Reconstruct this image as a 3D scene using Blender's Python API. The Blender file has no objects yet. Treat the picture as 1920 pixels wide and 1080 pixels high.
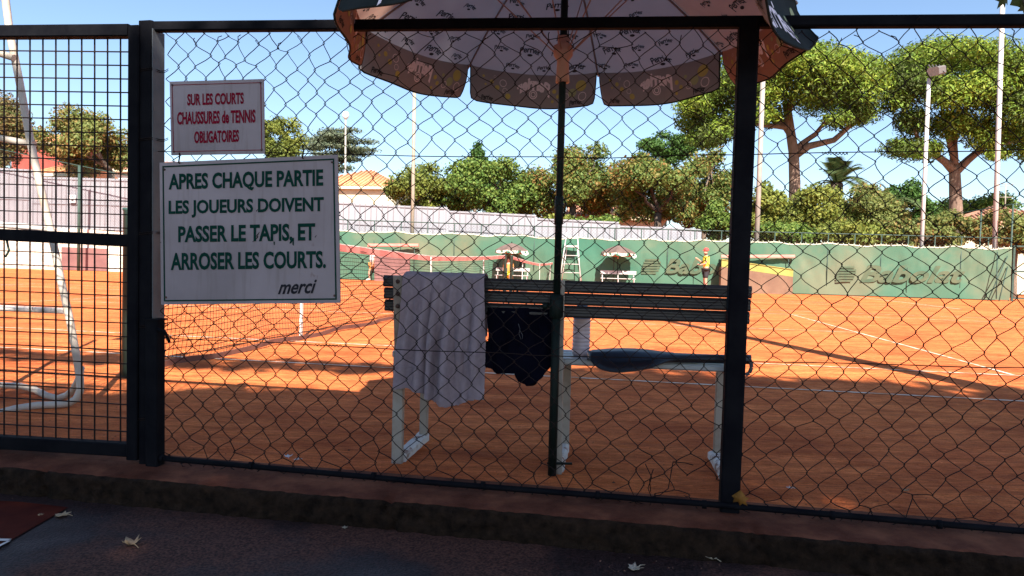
import bpy, math, random
import numpy as np
from mathutils import Vector, Matrix

C = bpy.context.scene
COL = C.collection
V = Vector
R = math.radians

# ------------------------------------------------------------------ camera
FPX, HEYE, PITCH, ROLL = 1330.0, 0.79, math.atan(40 / 1330), 0.028
FW = V((0, math.cos(PITCH), -math.sin(PITCH)))
U0 = V((0, math.sin(PITCH), math.cos(PITCH)))
R0 = V((1, 0, 0))
UP = U0 * math.cos(ROLL) - R0 * math.sin(ROLL)
RT = R0 * math.cos(ROLL) + U0 * math.sin(ROLL)
EYE = V((0, 0, HEYE))
cd = bpy.data.cameras.new('camera')
cam = bpy.data.objects.new('camera', cd)
COL.objects.link(cam)
cd.sensor_width = 36
cd.lens = 36 * FPX / 1920
cd.clip_start = 0.02
cd.clip_end = 2000
m = Matrix((RT, UP, -FW)).transposed().to_4x4()
m.translation = EYE
cam.matrix_world = m
C.camera = cam

# ------------------------------------------------------------------ sky, sun, exposure
SUN_EL = R(43)
SUN_TO = V((-0.17, 1.0, 0)).normalized()          # the way shadows run on the ground
w = bpy.data.worlds.new('World')
C.world = w
w.use_nodes = True
nt = w.node_tree
sky = nt.nodes.new('ShaderNodeTexSky')
sky.sky_type = 'NISHITA'
sky.sun_disc = False
sky.sun_elevation = SUN_EL
sky.sun_rotation = math.atan2(-SUN_TO.x, -SUN_TO.y)
sky.air_density = 1.0
sky.dust_density = 0.35
sky.ozone_density = 2.4
bg = nt.nodes['Background']
nt.links.new(sky.outputs['Color'], bg.inputs['Color'])
bg.inputs['Strength'].default_value = 0.055
sl = bpy.data.lights.new('sun', 'SUN')
sl.energy = 3.7
sl.angle = R(0.5)
sl.color = (1.0, 0.93, 0.83)
so = bpy.data.objects.new('sun', sl)
COL.objects.link(so)
sd = V((SUN_TO.x * math.cos(SUN_EL), SUN_TO.y * math.cos(SUN_EL), -math.sin(SUN_EL)))
so.rotation_euler = sd.to_track_quat('-Z', 'Y').to_euler()
so.location = (0, -20, 20)
C.view_settings.view_transform = 'Standard'
C.view_settings.look = 'None'
C.view_settings.exposure = 1.95
C.view_settings.gamma = 1
C.cycles.max_bounces = 8
C.cycles.transparent_max_bounces = 8


# ------------------------------------------------------------------ measuring helpers
def ray(px, py):
    return FW + RT * ((px - 960) / FPX) + UP * ((540 - py) / FPX)


def G(px, py, z=0.0):
    d = ray(px, py)
    return EYE + d * ((z - HEYE) / d.z)


def PY(px, py, y):
    d = ray(px, py)
    return EYE + d * (y / d.y)


class Plane:
    """a vertical plane through two ground points, shifted d metres away from the camera"""
    def __init__(s, a, b):
        s.a = V((a.x, a.y, 0))
        s.dir = V((b.x - a.x, b.y - a.y, 0)).normalized()
        s.n = V((-s.dir.y, s.dir.x, 0))
        if s.n.y < 0:
            s.n = -s.n

    def at(s, px, py, d=0.0):
        r = ray(px, py)
        o = s.a + s.n * d
        t = (o - EYE).dot(s.n) / r.dot(s.n)
        return EYE + r * t

    def sz(s, u, z, d=0.0):
        return s.a + s.dir * u + s.n * d + V((0, 0, z))

    def u(s, p):
        return (V(p) - s.a).dot(s.dir)


# ------------------------------------------------------------------ mesh builder and tagging
ORG = {}


def tag(o, label=None, cat=None, group=None, kind=None):
    if label: o['label'] = label
    if cat: o['category'] = cat
    if group: o['group'] = group
    if kind: o['kind'] = kind
    return o


def thing(name, loc, label, cat, group=None):
    o = bpy.data.objects.new(name, None)
    COL.objects.link(o)
    o.location = loc
    o.empty_display_size = 0.1
    ORG[o.name] = V(loc)
    return tag(o, label, cat, group)


def frame_of(d, up=V((0, 0, 1))):
    d = d.normalized()
    if abs(d.dot(up)) > 0.98:
        up = V((0, 1, 0))
    x = d.cross(up).normalized()
    return x, x.cross(d).normalized()


class MB:
    def __init__(s):
        s.v, s.f, s.m, s.sm = [], [], [], []

    def add(s, vs, fs, mi=0, smooth=False):
        b = len(s.v)
        s.v += [tuple(p) for p in vs]
        for f in fs:
            s.f.append([i + b for i in f])
            s.m.append(mi)
            s.sm.append(smooth)
        return s

    def bar(s, p0, p1, wx, wy, up=V((0, 0, 1)), mi=0, cham=0.0):
        """rectangular bar from p0 to p1: wx across, wy along up"""
        p0, p1 = V(p0), V(p1)
        x, y = frame_of(p1 - p0, up)
        if cham > 0:
            c = min(cham, wx * .45, wy * .45)
            a, b = wx / 2, wy / 2
            pr = [(-a + c, -b), (a - c, -b), (a, -b + c), (a, b - c), (a - c, b), (-a + c, b), (-a, b - c), (-a, -b + c)]
        else:
            a, b = wx / 2, wy / 2
            pr = [(-a, -b), (a, -b), (a, b), (-a, b)]
        n = len(pr)
        vs = [p0 + x * q[0] + y * q[1] for q in pr] + [p1 + x * q[0] + y * q[1] for q in pr]
        fs = [[i, (i + 1) % n, n + (i + 1) % n, n + i] for i in range(n)]
        fs += [list(range(n))[::-1], list(range(n, 2 * n))]
        return s.add(vs, fs, mi)

    def tube(s, pts, r, n=6, mi=0, smooth=True, cap=True):
        pts = [V(p) for p in pts]
        rr = r if isinstance(r, (list, tuple)) else [r] * len(pts)
        vs, fs = [], []
        d0 = pts[1] - pts[0]
        x, y = frame_of(d0)
        for i, p in enumerate(pts):
            if i == 0: d = pts[1] - pts[0]
            elif i == len(pts) - 1: d = pts[-1] - pts[-2]
            else: d = (pts[i + 1] - pts[i]).normalized() + (pts[i] - pts[i - 1]).normalized()
            if d.length < 1e-9: d = d0
            d = d.normalized()
            x = (x - d * x.dot(d))
            if x.length < 1e-6: x, _ = frame_of(d)
            x.normalize()
            y = d.cross(x)
            for k in range(n):
                a = 2 * math.pi * k / n
                vs.append(p + x * (math.cos(a) * rr[i]) + y * (math.sin(a) * rr[i]))
        for i in range(len(pts) - 1):
            for k in range(n):
                fs.append([i * n + k, i * n + (k + 1) % n, (i + 1) * n + (k + 1) % n, (i + 1) * n + k])
        s.add(vs, fs, mi, smooth)
        if cap:
            b = len(s.v) - len(vs)
            s.f.append([b + k for k in range(n)][::-1]); s.m.append(mi); s.sm.append(False)
            e = b + (len(pts) - 1) * n
            s.f.append([e + k for k in range(n)]); s.m.append(mi); s.sm.append(False)
        return s

    def lathe(s, c, prof, n=16, mi=0, smooth=True, axis=V((0, 0, 1))):
        c = V(c)
        x, y = frame_of(axis)
        vs, fs = [], []
        for (r, h) in prof:
            for k in range(n):
                a = 2 * math.pi * k / n
                vs.append(c + axis * h + x * (r * math.cos(a)) + y * (r * math.sin(a)))
        for i in range(len(prof) - 1):
            for k in range(n):
                fs.append([i * n + k, i * n + (k + 1) % n, (i + 1) * n + (k + 1) % n, (i + 1) * n + k])
        return s.add(vs, fs, mi, smooth)

    def prism(s, pts, off, mi=0):
        """closed polygon pts extruded by vector off"""
        n = len(pts)
        pts = [V(p) for p in pts]
        vs = pts + [p + off for p in pts]
        fs = [list(range(n)), list(range(n, 2 * n))[::-1]]
        fs += [[i, n + i, n + (i + 1) % n, (i + 1) % n] for i in range(n)]
        return s.add(vs, fs, mi)

    def grid(s, fn, nu, nv, mi=0, smooth=True):
        vs = [fn(i / nu, j / nv) for j in range(nv + 1) for i in range(nu + 1)]
        fs = [[j * (nu + 1) + i, j * (nu + 1) + i + 1, (j + 1) * (nu + 1) + i + 1, (j + 1) * (nu + 1) + i]
              for j in range(nv) for i in range(nu)]
        return s.add(vs, fs, mi, smooth)

    def build(s, name, mats, parent=None, fix=True):
        org = ORG[parent.name] if parent else V((0, 0, 0))
        me = bpy.data.meshes.new(name)
        me.from_pydata([(p[0] - org.x, p[1] - org.y, p[2] - org.z) for p in s.v], [], s.f)
        if not isinstance(mats, (list, tuple)): mats = [mats]
        for q in mats: me.materials.append(q)
        me.polygons.foreach_set('material_index', s.m)
        me.polygons.foreach_set('use_smooth', s.sm)
        me.update()
        if fix:
            import bmesh
            bm = bmesh.new(); bm.from_mesh(me)
            bmesh.ops.recalc_face_normals(bm, faces=bm.faces)
            bm.to_mesh(me); bm.free()
        o = bpy.data.objects.new(name, me)
        COL.objects.link(o)
        if parent: o.parent = parent
        ORG[o.name] = org
        return o


def copy_tree(o, parent=None):
    c = o.copy()
    COL.objects.link(c)
    if parent: c.parent = parent
    for ch in list(o.children):
        copy_tree(ch, c)
    return c


# ------------------------------------------------------------------ materials
def pm(name, c1, c2=None, scale=4.0, rough=0.7, bump=0.0, bscale=None, metal=0.0, spec=0.4, detail=5,
       stretch=None, lo=0.35, hi=0.65, third=None, coat=0.0):
    """principled material whose colour drifts between c1 and c2 by noise, with noise bump"""
    mt = bpy.data.materials.new(name)
    mt.use_nodes = True
    n, l = mt.node_tree.nodes, mt.node_tree.links
    b = n['Principled BSDF']
    b.inputs['Roughness'].default_value = rough
    b.inputs['Metallic'].default_value = metal
    b.inputs['Specular IOR Level'].default_value = spec
    b.inputs['Coat Weight'].default_value = coat
    tc = n.new('ShaderNodeTexCoord')
    src = tc.outputs['Object']
    if stretch:
        mp = n.new('ShaderNodeMapping')
        mp.inputs['Scale'].default_value = stretch
        l.new(src, mp.inputs['Vector'])
        src = mp.outputs['Vector']
    if c2 is not None:
        t = n.new('ShaderNodeTexNoise')
        t.inputs['Scale'].default_value = scale
        t.inputs['Detail'].default_value = detail
        t.inputs['Roughness'].default_value = 0.62
        l.new(src, t.inputs['Vector'])
        r = n.new('ShaderNodeValToRGB')
        r.color_ramp.elements[0].position = lo
        r.color_ramp.elements[1].position = hi
        r.color_ramp.elements[0].color = (*c1, 1)
        r.color_ramp.elements[1].color = (*c2, 1)
        if third:
            e = r.color_ramp.elements.new(third[0])
            e.color = (*third[1], 1)
        l.new(t.outputs['Fac'], r.inputs['Fac'])
        l.new(r.outputs['Color'], b.inputs['Base Color'])
    else:
        b.inputs['Base Color'].default_value = (*c1, 1)
    if bump:
        t2 = n.new('ShaderNodeTexNoise')
        t2.inputs['Scale'].default_value = bscale or scale * 6
        t2.inputs['Detail'].default_value = 6
        t2.inputs['Roughness'].default_value = 0.7
        l.new(src, t2.inputs['Vector'])
        bp = n.new('ShaderNodeBump')
        bp.inputs['Strength'].default_value = min(1.0, bump)
        bp.inputs['Distance'].default_value = 0.02 * max(bump, 0.2)
        l.new(t2.outputs['Fac'], bp.inputs['Height'])
        l.new(bp.outputs['Normal'], b.inputs['Normal'])
    return mt


def leafmat(name, cols, trans=0.35, patch=None, rough=0.6, pscale=0.35, edge=(.5, .66)):
    """per-leaf random colour (each leaf is a mesh island), drifting to patch colours over the crown"""
    mt = bpy.data.materials.new(name)
    mt.use_nodes = True
    n, l = mt.node_tree.nodes, mt.node_tree.links
    b = n['Principled BSDF']
    b.inputs['Roughness'].default_value = rough
    b.inputs['Specular IOR Level'].default_value = 0.25
    g = n.new('ShaderNodeNewGeometry')
    r = n.new('ShaderNodeValToRGB')
    r.color_ramp.interpolation = 'LINEAR'
    els = r.color_ramp.elements
    els[0].color = (*cols[0], 1); els[0].position = 0
    els[1].color = (*cols[-1], 1); els[1].position = 1
    for i, c in enumerate(cols[1:-1]):
        e = els.new((i + 1) / (len(cols) - 1)); e.color = (*c, 1)
    l.new(g.outputs['Random Per Island'], r.inputs['Fac'])
    col = r.outputs['Color']
    if patch:
        tc = n.new('ShaderNodeTexCoord')
        t = n.new('ShaderNodeTexNoise')
        t.inputs['Scale'].default_value = pscale
        t.inputs['Detail'].default_value = 4
        l.new(tc.outputs['Object'], t.inputs['Vector'])
        ma = n.new('ShaderNodeMath'); ma.operation = 'MULTIPLY_ADD'
        ma.inputs[1].default_value = 0.35; ma.inputs[2].default_value = -0.17
        l.new(g.outputs['Random Per Island'], ma.inputs[0])
        ad = n.new('ShaderNodeMath'); ad.operation = 'ADD'
        l.new(t.outputs['Fac'], ad.inputs[0]); l.new(ma.outputs[0], ad.inputs[1])
        r2 = n.new('ShaderNodeValToRGB')
        r2.color_ramp.elements[0].position = edge[0]; r2.color_ramp.elements[1].position = edge[1]
        l.new(ad.outputs[0], r2.inputs['Fac'])
        mx = n.new('ShaderNodeMix'); mx.data_type = 'RGBA'
        l.new(r2.outputs['Color'], mx.inputs['Factor'])
        l.new(col, mx.inputs['A']); mx.inputs['B'].default_value = (*patch, 1)
        col = mx.outputs['Result']
    l.new(col, b.inputs['Base Color'])
    tr = n.new('ShaderNodeBsdfTranslucent')
    l.new(col, tr.inputs['Color'])
    ms = n.new('ShaderNodeMixShader')
    ms.inputs[0].default_value = trans
    l.new(b.outputs[0], ms.inputs[1]); l.new(tr.outputs[0], ms.inputs[2])
    l.new(ms.outputs[0], n['Material Output'].inputs['Surface'])
    return mt


def clay_material():
    mt = bpy.data.materials.new('red_clay')
    mt.use_nodes = True
    n, l = mt.node_tree.nodes, mt.node_tree.links
    b = n['Principled BSDF']
    b.inputs['Roughness'].default_value = 0.95
    b.inputs['Specular IOR Level'].default_value = 0.1
    tc = n.new('ShaderNodeTexCoord')

    def noise(scale, det, st=(1, 1, 1), rz=0.0, rough=.6):
        mp = n.new('ShaderNodeMapping')
        mp.inputs['Scale'].default_value = st
        mp.inputs['Rotation'].default_value = (0, 0, rz)
        l.new(tc.outputs['Object'], mp.inputs['Vector'])
        t = n.new('ShaderNodeTexNoise')
        t.inputs['Scale'].default_value = scale
        t.inputs['Detail'].default_value = det
        t.inputs['Roughness'].default_value = rough
        l.new(mp.outputs['Vector'], t.inputs['Vector'])
        return t.outputs['Fac']

    def ramp(fac, a, b_, pa, pb):
        r = n.new('ShaderNodeValToRGB')
        r.color_ramp.elements[0].position = pa; r.color_ramp.elements[0].color = (*a, 1)
        r.color_ramp.elements[1].position = pb; r.color_ramp.elements[1].color = (*b_, 1)
        l.new(fac, r.inputs['Fac'])
        return r.outputs['Color']

    def mix(kind, f, a, b_):
        x = n.new('ShaderNodeMix'); x.data_type = 'RGBA'; x.blend_type = kind
        x.inputs['Factor'].default_value = f
        l.new(a, x.inputs['A']); l.new(b_, x.inputs['B'])
        return x.outputs['Result']
    base = ramp(noise(0.55, 6), (0.65, 0.168, 0.054), (0.77, 0.230, 0.070), 0.35, 0.68)
    sweep = ramp(noise(1.2, 6, (1.0, 9.0, 1), R(10)), (0.82, 0.77, 0.76), (1.12, 1.14, 1.14), 0.36, 0.62)
    c = mix('MULTIPLY', 1.0, base, sweep)
    scuff = ramp(noise(3.6, 7, (1, 1.6, 1), 0.4, .7), (0.76, 0.66, 0.64), (1.06, 1.07, 1.07), 0.38, 0.54)
    c = mix('MULTIPLY', 0.75, c, scuff)
    grain = ramp(noise(160, 3, rough=.8), (0.72, 0.70, 0.70), (1.22, 1.2, 1.2), 0.36, 0.64)
    c = mix('MULTIPLY', 0.8, c, grain)
    worn = ramp(noise(.9, 4, (1, 1.8, 1), .2, .55), (0.70, 0.60, 0.58), (1.04, 1.04, 1.04), 0.34, 0.52)
    c = mix('MULTIPLY', 0.8, c, worn)
    drag = ramp(noise(13, 5, (1, 4.5, 1), R(14), .65), (0.66, 0.58, 0.56), (1.10, 1.1, 1.1), 0.36, 0.60)
    c = mix('MULTIPLY', 0.8, c, drag)
    speck = ramp(noise(48, 2, (1, 1.5, 1), .3, .5), (0.52, 0.42, 0.40), (1, 1, 1), 0.30, 0.36)
    c = mix('MULTIPLY', 0.8, c, speck)
    pale = ramp(noise(30, 2, (1, 1, 1), 1.3, .5), (1, 1, 1), (1.35, 1.5, 1.6), 0.66, 0.72)
    c = mix('MULTIPLY', 0.7, c, pale)
    l.new(c, b.inputs['Base Color'])
    vo = n.new('ShaderNodeTexVoronoi'); vo.inputs['Scale'].default_value = 5.5
    wob = n.new('ShaderNodeVectorMath'); wob.operation = 'MULTIPLY_ADD'; wob.inputs[1].default_value = (.35, .35, 0)
    nw = n.new('ShaderNodeTexNoise'); nw.inputs['Scale'].default_value = 6; nw.inputs['Detail'].default_value = 3
    l.new(tc.outputs['Object'], nw.inputs['Vector']); l.new(nw.outputs['Color'], wob.inputs[0]); l.new(tc.outputs['Object'], wob.inputs[2])
    l.new(wob.outputs['Vector'], vo.inputs['Vector'])
    dent = ramp(vo.outputs['Distance'], (0, 0, 0), (1, 1, 1), .18, .42)
    b0 = n.new('ShaderNodeBump'); b0.inputs['Strength'].default_value = .45; b0.inputs['Distance'].default_value = .02
    l.new(dent, b0.inputs['Height'])
    b1 = n.new('ShaderNodeBump'); b1.inputs['Strength'].default_value = .9; b1.inputs['Distance'].default_value = .012
    l.new(noise(55, 6, rough=.75), b1.inputs['Height'])
    l.new(b0.outputs[0], b1.inputs['Normal'])
    b2 = n.new('ShaderNodeBump'); b2.inputs['Strength'].default_value = .8; b2.inputs['Distance'].default_value = .06
    l.new(noise(5, 5, (1, 2, 1)), b2.inputs['Height'])
    l.new(b1.outputs[0], b2.inputs['Normal'])
    l.new(b2.outputs[0], b.inputs['Normal'])
    return mt


def pavement_material():
    mt = bpy.data.materials.new('damp_asphalt')
    mt.use_nodes = True
    n, l = mt.node_tree.nodes, mt.node_tree.links
    b = n['Principled BSDF']
    b.inputs['Specular IOR Level'].default_value = .22
    tc = n.new('ShaderNodeTexCoord')
    t = n.new('ShaderNodeTexNoise'); t.inputs['Scale'].default_value = 1.7; t.inputs['Detail'].default_value = 5
    l.new(tc.outputs['Object'], t.inputs['Vector'])
    r = n.new('ShaderNodeValToRGB')
    r.color_ramp.elements[0].position = .47; r.color_ramp.elements[0].color = (0.030, 0.017, 0.016, 1)
    r.color_ramp.elements[1].position = .55; r.color_ramp.elements[1].color = (0.072, 0.031, 0.022, 1)
    l.new(t.outputs['Fac'], r.inputs['Fac'])
    g = n.new('ShaderNodeTexNoise'); g.inputs['Scale'].default_value = 130; g.inputs['Detail'].default_value = 3
    l.new(tc.outputs['Object'], g.inputs['Vector'])
    r3 = n.new('ShaderNodeValToRGB')
    r3.color_ramp.elements[0].position = .36; r3.color_ramp.elements[0].color = (.42, .42, .42, 1)
    r3.color_ramp.elements[1].position = .66; r3.color_ramp.elements[1].color = (1.8, 1.7, 1.65, 1)
    l.new(g.outputs['Fac'], r3.inputs['Fac'])
    x = n.new('ShaderNodeMix'); x.data_type = 'RGBA'; x.blend_type = 'MULTIPLY'; x.inputs['Factor'].default_value = 1
    l.new(r.outputs['Color'], x.inputs['A']); l.new(r3.outputs['Color'], x.inputs['B'])
    l.new(x.outputs['Result'], b.inputs['Base Color'])
    r2 = n.new('ShaderNodeValToRGB')
    r2.color_ramp.elements[0].position = .42; r2.color_ramp.elements[0].color = (.42, .42, .42, 1)
    r2.color_ramp.elements[1].position = .58; r2.color_ramp.elements[1].color = (.85, .85, .85, 1)
    l.new(t.outputs['Fac'], r2.inputs['Fac'])
    l.new(r2.outputs['Color'], b.inputs['Roughness'])
    bp = n.new('ShaderNodeBump'); bp.inputs['Strength'].default_value = .55; bp.inputs['Distance'].default_value = .006
    l.new(g.outputs['Fac'], bp.inputs['Height']); l.new(bp.outputs[0], b.inputs['Normal'])
    return mt


def sign_material():
    """painted board with grime runs and small rust blotches"""
    mt = bpy.data.materials.new('weathered_sign_white'); mt.use_nodes = True
    n, l = mt.node_tree.nodes, mt.node_tree.links
    b = n['Principled BSDF']; b.inputs['Roughness'].default_value = .5; b.inputs['Specular IOR Level'].default_value = .25
    tc = n.new('ShaderNodeTexCoord')

    def layer(prev, scale, st, lo, hi, col, f):
        mp = n.new('ShaderNodeMapping'); mp.inputs['Scale'].default_value = st
        l.new(tc.outputs['Object'], mp.inputs['Vector'])
        t = n.new('ShaderNodeTexNoise'); t.inputs['Scale'].default_value = scale; t.inputs['Detail'].default_value = 6
        l.new(mp.outputs['Vector'], t.inputs['Vector'])
        r = n.new('ShaderNodeValToRGB'); r.color_ramp.elements[0].position = lo; r.color_ramp.elements[1].position = hi
        r.color_ramp.elements[1].color = (f, f, f, 1)
        l.new(t.outputs['Fac'], r.inputs['Fac'])
        x = n.new('ShaderNodeMix'); x.data_type = 'RGBA'
        l.new(r.outputs['Color'], x.inputs['Factor'])
        if prev is None: x.inputs['A'].default_value = (.30, .255, .27, 1)
        else: l.new(prev, x.inputs['A'])
        x.inputs['B'].default_value = (*col, 1)
        return x.outputs['Result']
    c = layer(None, 3, (1, 1, 1), .4, .7, (.22, .185, .195), 1)
    c = layer(c, 9, (6, 6, .5), .54, .80, (.17, .135, .125), .55)
    c = layer(c, 26, (1, 1, .6), .70, .78, (.14, .07, .045), .6)
    l.new(c, b.inputs['Base Color'])
    return mt


M = {}
M['clay'] = clay_material()
M['pave'] = pavement_material()
M['earth'] = pm('dry_earth', (.16, .12, .07), (.22, .18, .10), .3, .95, .3, 3)
M['line'] = pm('line_tape', (.74, .62, .48), (.52, .22, .09), 7, .8, .1, 60, lo=.42, hi=.62)
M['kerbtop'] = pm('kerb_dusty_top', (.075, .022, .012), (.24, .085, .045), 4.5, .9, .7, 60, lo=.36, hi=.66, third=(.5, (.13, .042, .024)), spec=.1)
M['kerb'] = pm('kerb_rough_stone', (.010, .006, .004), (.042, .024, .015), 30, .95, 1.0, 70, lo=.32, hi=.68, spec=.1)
M['redpave'] = pm('red_paint', (.05, .006, .003), (.10, .015, .006), 6, .8, .2, 50, spec=.08)
M['fence'] = pm('fence_dark_green_paint', (.003, .003, .005), (.007, .007, .009), 12, .75, .15, 90, spec=.06)
M['fenceside'] = pm('post_side_grey', (.05, .058, .065), (.085, .09, .095), 10, .5, .1, 60)
M['wire'] = pm('fence_wire', (.008, .006, .006), (.022, .011, .009), 30, .65, 0, spec=.12)
M['signwhite'] = sign_material()
M['signred'] = pm('sign_red', (.15, .004, .018), (.19, .007, .024), 30, .7, spec=.04)
M['signgreen'] = pm('sign_green', (.004, .028, .021), (.006, .038, .028), 30, .7, spec=.04)
M['signblack'] = pm('sign_black', (.015, .015, .02), (.025, .025, .03), 30, .7, spec=.04)
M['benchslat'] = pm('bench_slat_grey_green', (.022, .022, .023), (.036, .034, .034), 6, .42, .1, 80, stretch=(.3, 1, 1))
M['benchleg'] = pm('bench_leg_worn_cream', (.30, .27, .23), (.20, .14, .10), 7, .55, .15, 60, lo=.45, hi=.7)
M['benchfoot'] = pm('bench_foot_flaking_white', (.62, .58, .54), (.25, .14, .1), 18, .8, .5, 60, lo=.52, hi=.62)
M['bolt'] = pm('rusty_bolt', (.10, .045, .03), (.05, .03, .025), 60, .6, .2, 200)
M['towel'] = pm('towel_terry', (.56, .45, .51), (.68, .56, .62), 40, .95, 1.0, 420, spec=.1)
M['navy'] = pm('navy_cotton', (.002, .0022, .006), (.004, .004, .010), 9, .95, .35, 150, spec=.03)
M['bottle'] = pm('bottle_milky_plastic', (.50, .40, .42), (.58, .47, .48), 20, .35, 0, spec=.5)
M['cap'] = pm('bottle_cap_blue', (.02, .10, .32), (.03, .13, .4), 20, .4)
M['vinyl'] = pm('racket_cover_vinyl', (.004, .005, .009), (.008, .009, .015), 10, .34, .12, 60, spec=.45)
M['vinyl2'] = pm('racket_cover_panel', (.006, .010, .019), (.010, .015, .026), 8, .42, .15, 70, spec=.35)
M['strap'] = pm('grey_webbing', (.10, .10, .11), (.05, .05, .055), 60, .8, .4, 220)
M['umbin'] = pm('parasol_inner_cloth', (.52, .49, .51), (.47, .445, .46), 5, .85, .15, 120, spec=.1)
M['umbflap'] = pm('parasol_flap_cloth', (.32, .30, .32), (.28, .26, .28), 5, .85, .15, 120, spec=.1)
M['umbglow'] = pm('parasol_painted_glow_cloth', (.50, .30, .23), (.45, .26, .2), 5, .85, .15, 120, spec=.1)  # warm glow on the two side panels put into the cloth colour
M['umbout'] = pm('parasol_outer_cloth', (.012, .016, .015), (.022, .026, .024), 8, .8, .15, 120, spec=.15)
M['umbdark'] = pm('parasol_print_black', (.018, .018, .024), (.026, .026, .032), 20, .85)
M['umbpink'] = pm('parasol_print_pale', (.88, .78, .84), (.84, .74, .8), 20, .85)
M['umbyel'] = pm('parasol_print_yellow', (.55, .46, .12), (.48, .42, .14), 20, .85)
M['umbgrn'] = pm('parasol_print_green', (.40, .42, .22), (.36, .4, .22), 20, .85)
M['umbplas'] = pm('parasol_runner_plastic', (.48, .26, .20), (.42, .22, .17), 12, .5)
M['umbrib'] = pm('parasol_rib', (.28, .20, .19), (.22, .17, .17), 30, .5)
M['pole'] = pm('parasol_pole_green', (.005, .010, .009), (.008, .014, .012), 12, .5, .1, 60, spec=.12)
M['umppipe'] = pm('umpire_chair_white_pipe', (.50, .43, .36), (.36, .27, .20), 9, .5, .15, 60, lo=.45, hi=.75)
M['netcord'] = pm('net_cord', (.012, .009, .008), (.018, .014, .012), 30, .8)
M['nettape'] = pm('net_tape_faded_red', (.52, .16, .14), (.60, .24, .2), 6, .8)
M['netband'] = pm('net_bottom_band', (.12, .05, .035), (.16, .07, .05), 6, .85)
M['netwhite'] = pm('net_strap_white', (.72, .68, .64), (.6, .52, .46), 10, .7)
M['netpost'] = pm('net_post_green', (.022, .05, .042), (.03, .065, .055), 10, .5, .1, 60)
M['postdark'] = pm('court_post_green', (.02, .045, .036), (.035, .065, .05), 10, .6)
M['screenA'] = pm('windscreen_cloth', (.036, .125, .082), (.125, .145, .09), .22, .9, .15, 30, lo=.34, hi=.64, third=(.5, (.062, .132, .085)), stretch=(1, 1, 1.3))
M['screentxt'] = pm('windscreen_print', (.05, .085, .05), (.09, .105, .06), 2.5, .9)
M['hem'] = pm('windscreen_hem', (.55, .52, .42), (.42, .45, .34), 4, .9)
M['panel'] = pm('metal_panel_grey', (.25, .25, .275), (.30, .30, .325), .6, .6, .05, 20)
M['panelrib'] = pm('metal_panel_rib', (.19, .175, .19), (.22, .205, .22), 2, .6)
M['galv'] = pm('galvanised_pole', (.26, .235, .20), (.33, .30, .26), 3, .5, .05, 40)
M['polewhite'] = pm('pole_white', (.44, .41, .39), (.52, .48, .46), 3, .5)
M['polebeige'] = pm('pole_beige', (.27, .235, .18), (.33, .29, .225), 3, .6)
M['lamp'] = pm('lamp_glass', (.75, .75, .74), (.8, .8, .8), 20, .3)
M['lamphead'] = pm('lamp_head_dark', (.10, .09, .085), (.16, .14, .13), 20, .6)
M['terracotta'] = pm('terracotta_tile', (.52, .20, .09), (.62, .30, .15), 3, .85, .4, 8, stretch=(1, 1, 1))
M['terracotta2'] = pm('faded_tile', (.46, .20, .12), (.55, .29, .2), 3, .85, .4, 8)
M['cream'] = pm('cream_render', (.60, .52, .36), (.66, .58, .42), 1, .9, .1, 20)
M['white'] = pm('white_render', (.70, .67, .66), (.76, .73, .72), 1, .9, .1, 20)
M['redwall'] = pm('red_wall', (.30, .06, .045), (.36, .08, .06), 2, .9)
M['glass'] = pm('window_glass', (.03, .035, .04), (.05, .05, .06), 2, .15)
M['shutter'] = pm('shutter_wood', (.20, .14, .10), (.25, .18, .12), 8, .7)
M['bark'] = pm('bark_grey', (.11, .08, .06), (.20, .15, .11), 4, .95, .8, 12, stretch=(3, 3, .6))
M['pinebark'] = pm('bark_pine', (.13, .085, .062), (.24, .155, .115), 3, .95, .8, 9, stretch=(3, 3, .7))
M['darkbark'] = pm('bark_dark', (.05, .035, .028), (.09, .065, .05), 4, .95, .8, 12)
M['redboard'] = pm('red_brown_board', (.16, .075, .07), (.22, .11, .10), 1.2, .8)
M['brownbox'] = pm('brown_box', (.15, .085, .055), (.20, .12, .075), 2, .85)
M['lid'] = pm('olive_lid', (.24, .23, .05), (.30, .28, .07), 2, .6)
M['pinkbar'] = pm('faded_red_bar', (.55, .18, .15), (.62, .25, .2), 4, .7)
M['skin'] = pm('skin', (.45, .24, .16), (.5, .28, .19), 20, .6)
M['cyellow'] = pm('cloth_yellow', (.80, .66, .05), (.85, .72, .10), 12, .85)
M['cblack'] = pm('cloth_black', (.02, .02, .024), (.03, .03, .035), 12, .85)
M['cred'] = pm('cloth_red', (.55, .04, .04), (.62, .07, .06), 12, .8)
M['cblue'] = pm('cloth_light_blue', (.16, .36, .62), (.2, .42, .68), 12, .85)
M['cdenim'] = pm('cloth_grey_blue', (.13, .17, .24), (.17, .21, .28), 12, .85)
M['cwhite'] = pm('cloth_white', (.74, .70, .70), (.8, .76, .76), 12, .85)
M['corange'] = pm('cloth_orange', (.75, .22, .06), (.8, .28, .08), 12, .85)
M['hair'] = pm('hair_dark', (.03, .02, .015), (.05, .035, .025), 40, .6)
M['shoe'] = pm('shoe_white', (.7, .68, .66), (.6, .5, .42), 20, .7)
M['dryleaf'] = pm('dry_leaf', (.36, .22, .12), (.48, .34, .20), 30, .8, .3, 120)
M['paleleaf'] = pm('pale_dry_leaf', (.40, .32, .22), (.48, .40, .30), 30, .8, .3, 120)
M['yelleaf'] = pm('yellow_leaf', (.26, .11, .01), (.20, .08, .01), 30, .7)
M['grit'] = pm('grit_stone', (.06, .03, .02), (.16, .085, .06), 40, .9, spec=.05)
M['paper'] = pm('paper_scrap', (.7, .68, .68), (.6, .56, .55), 30, .9)
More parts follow.
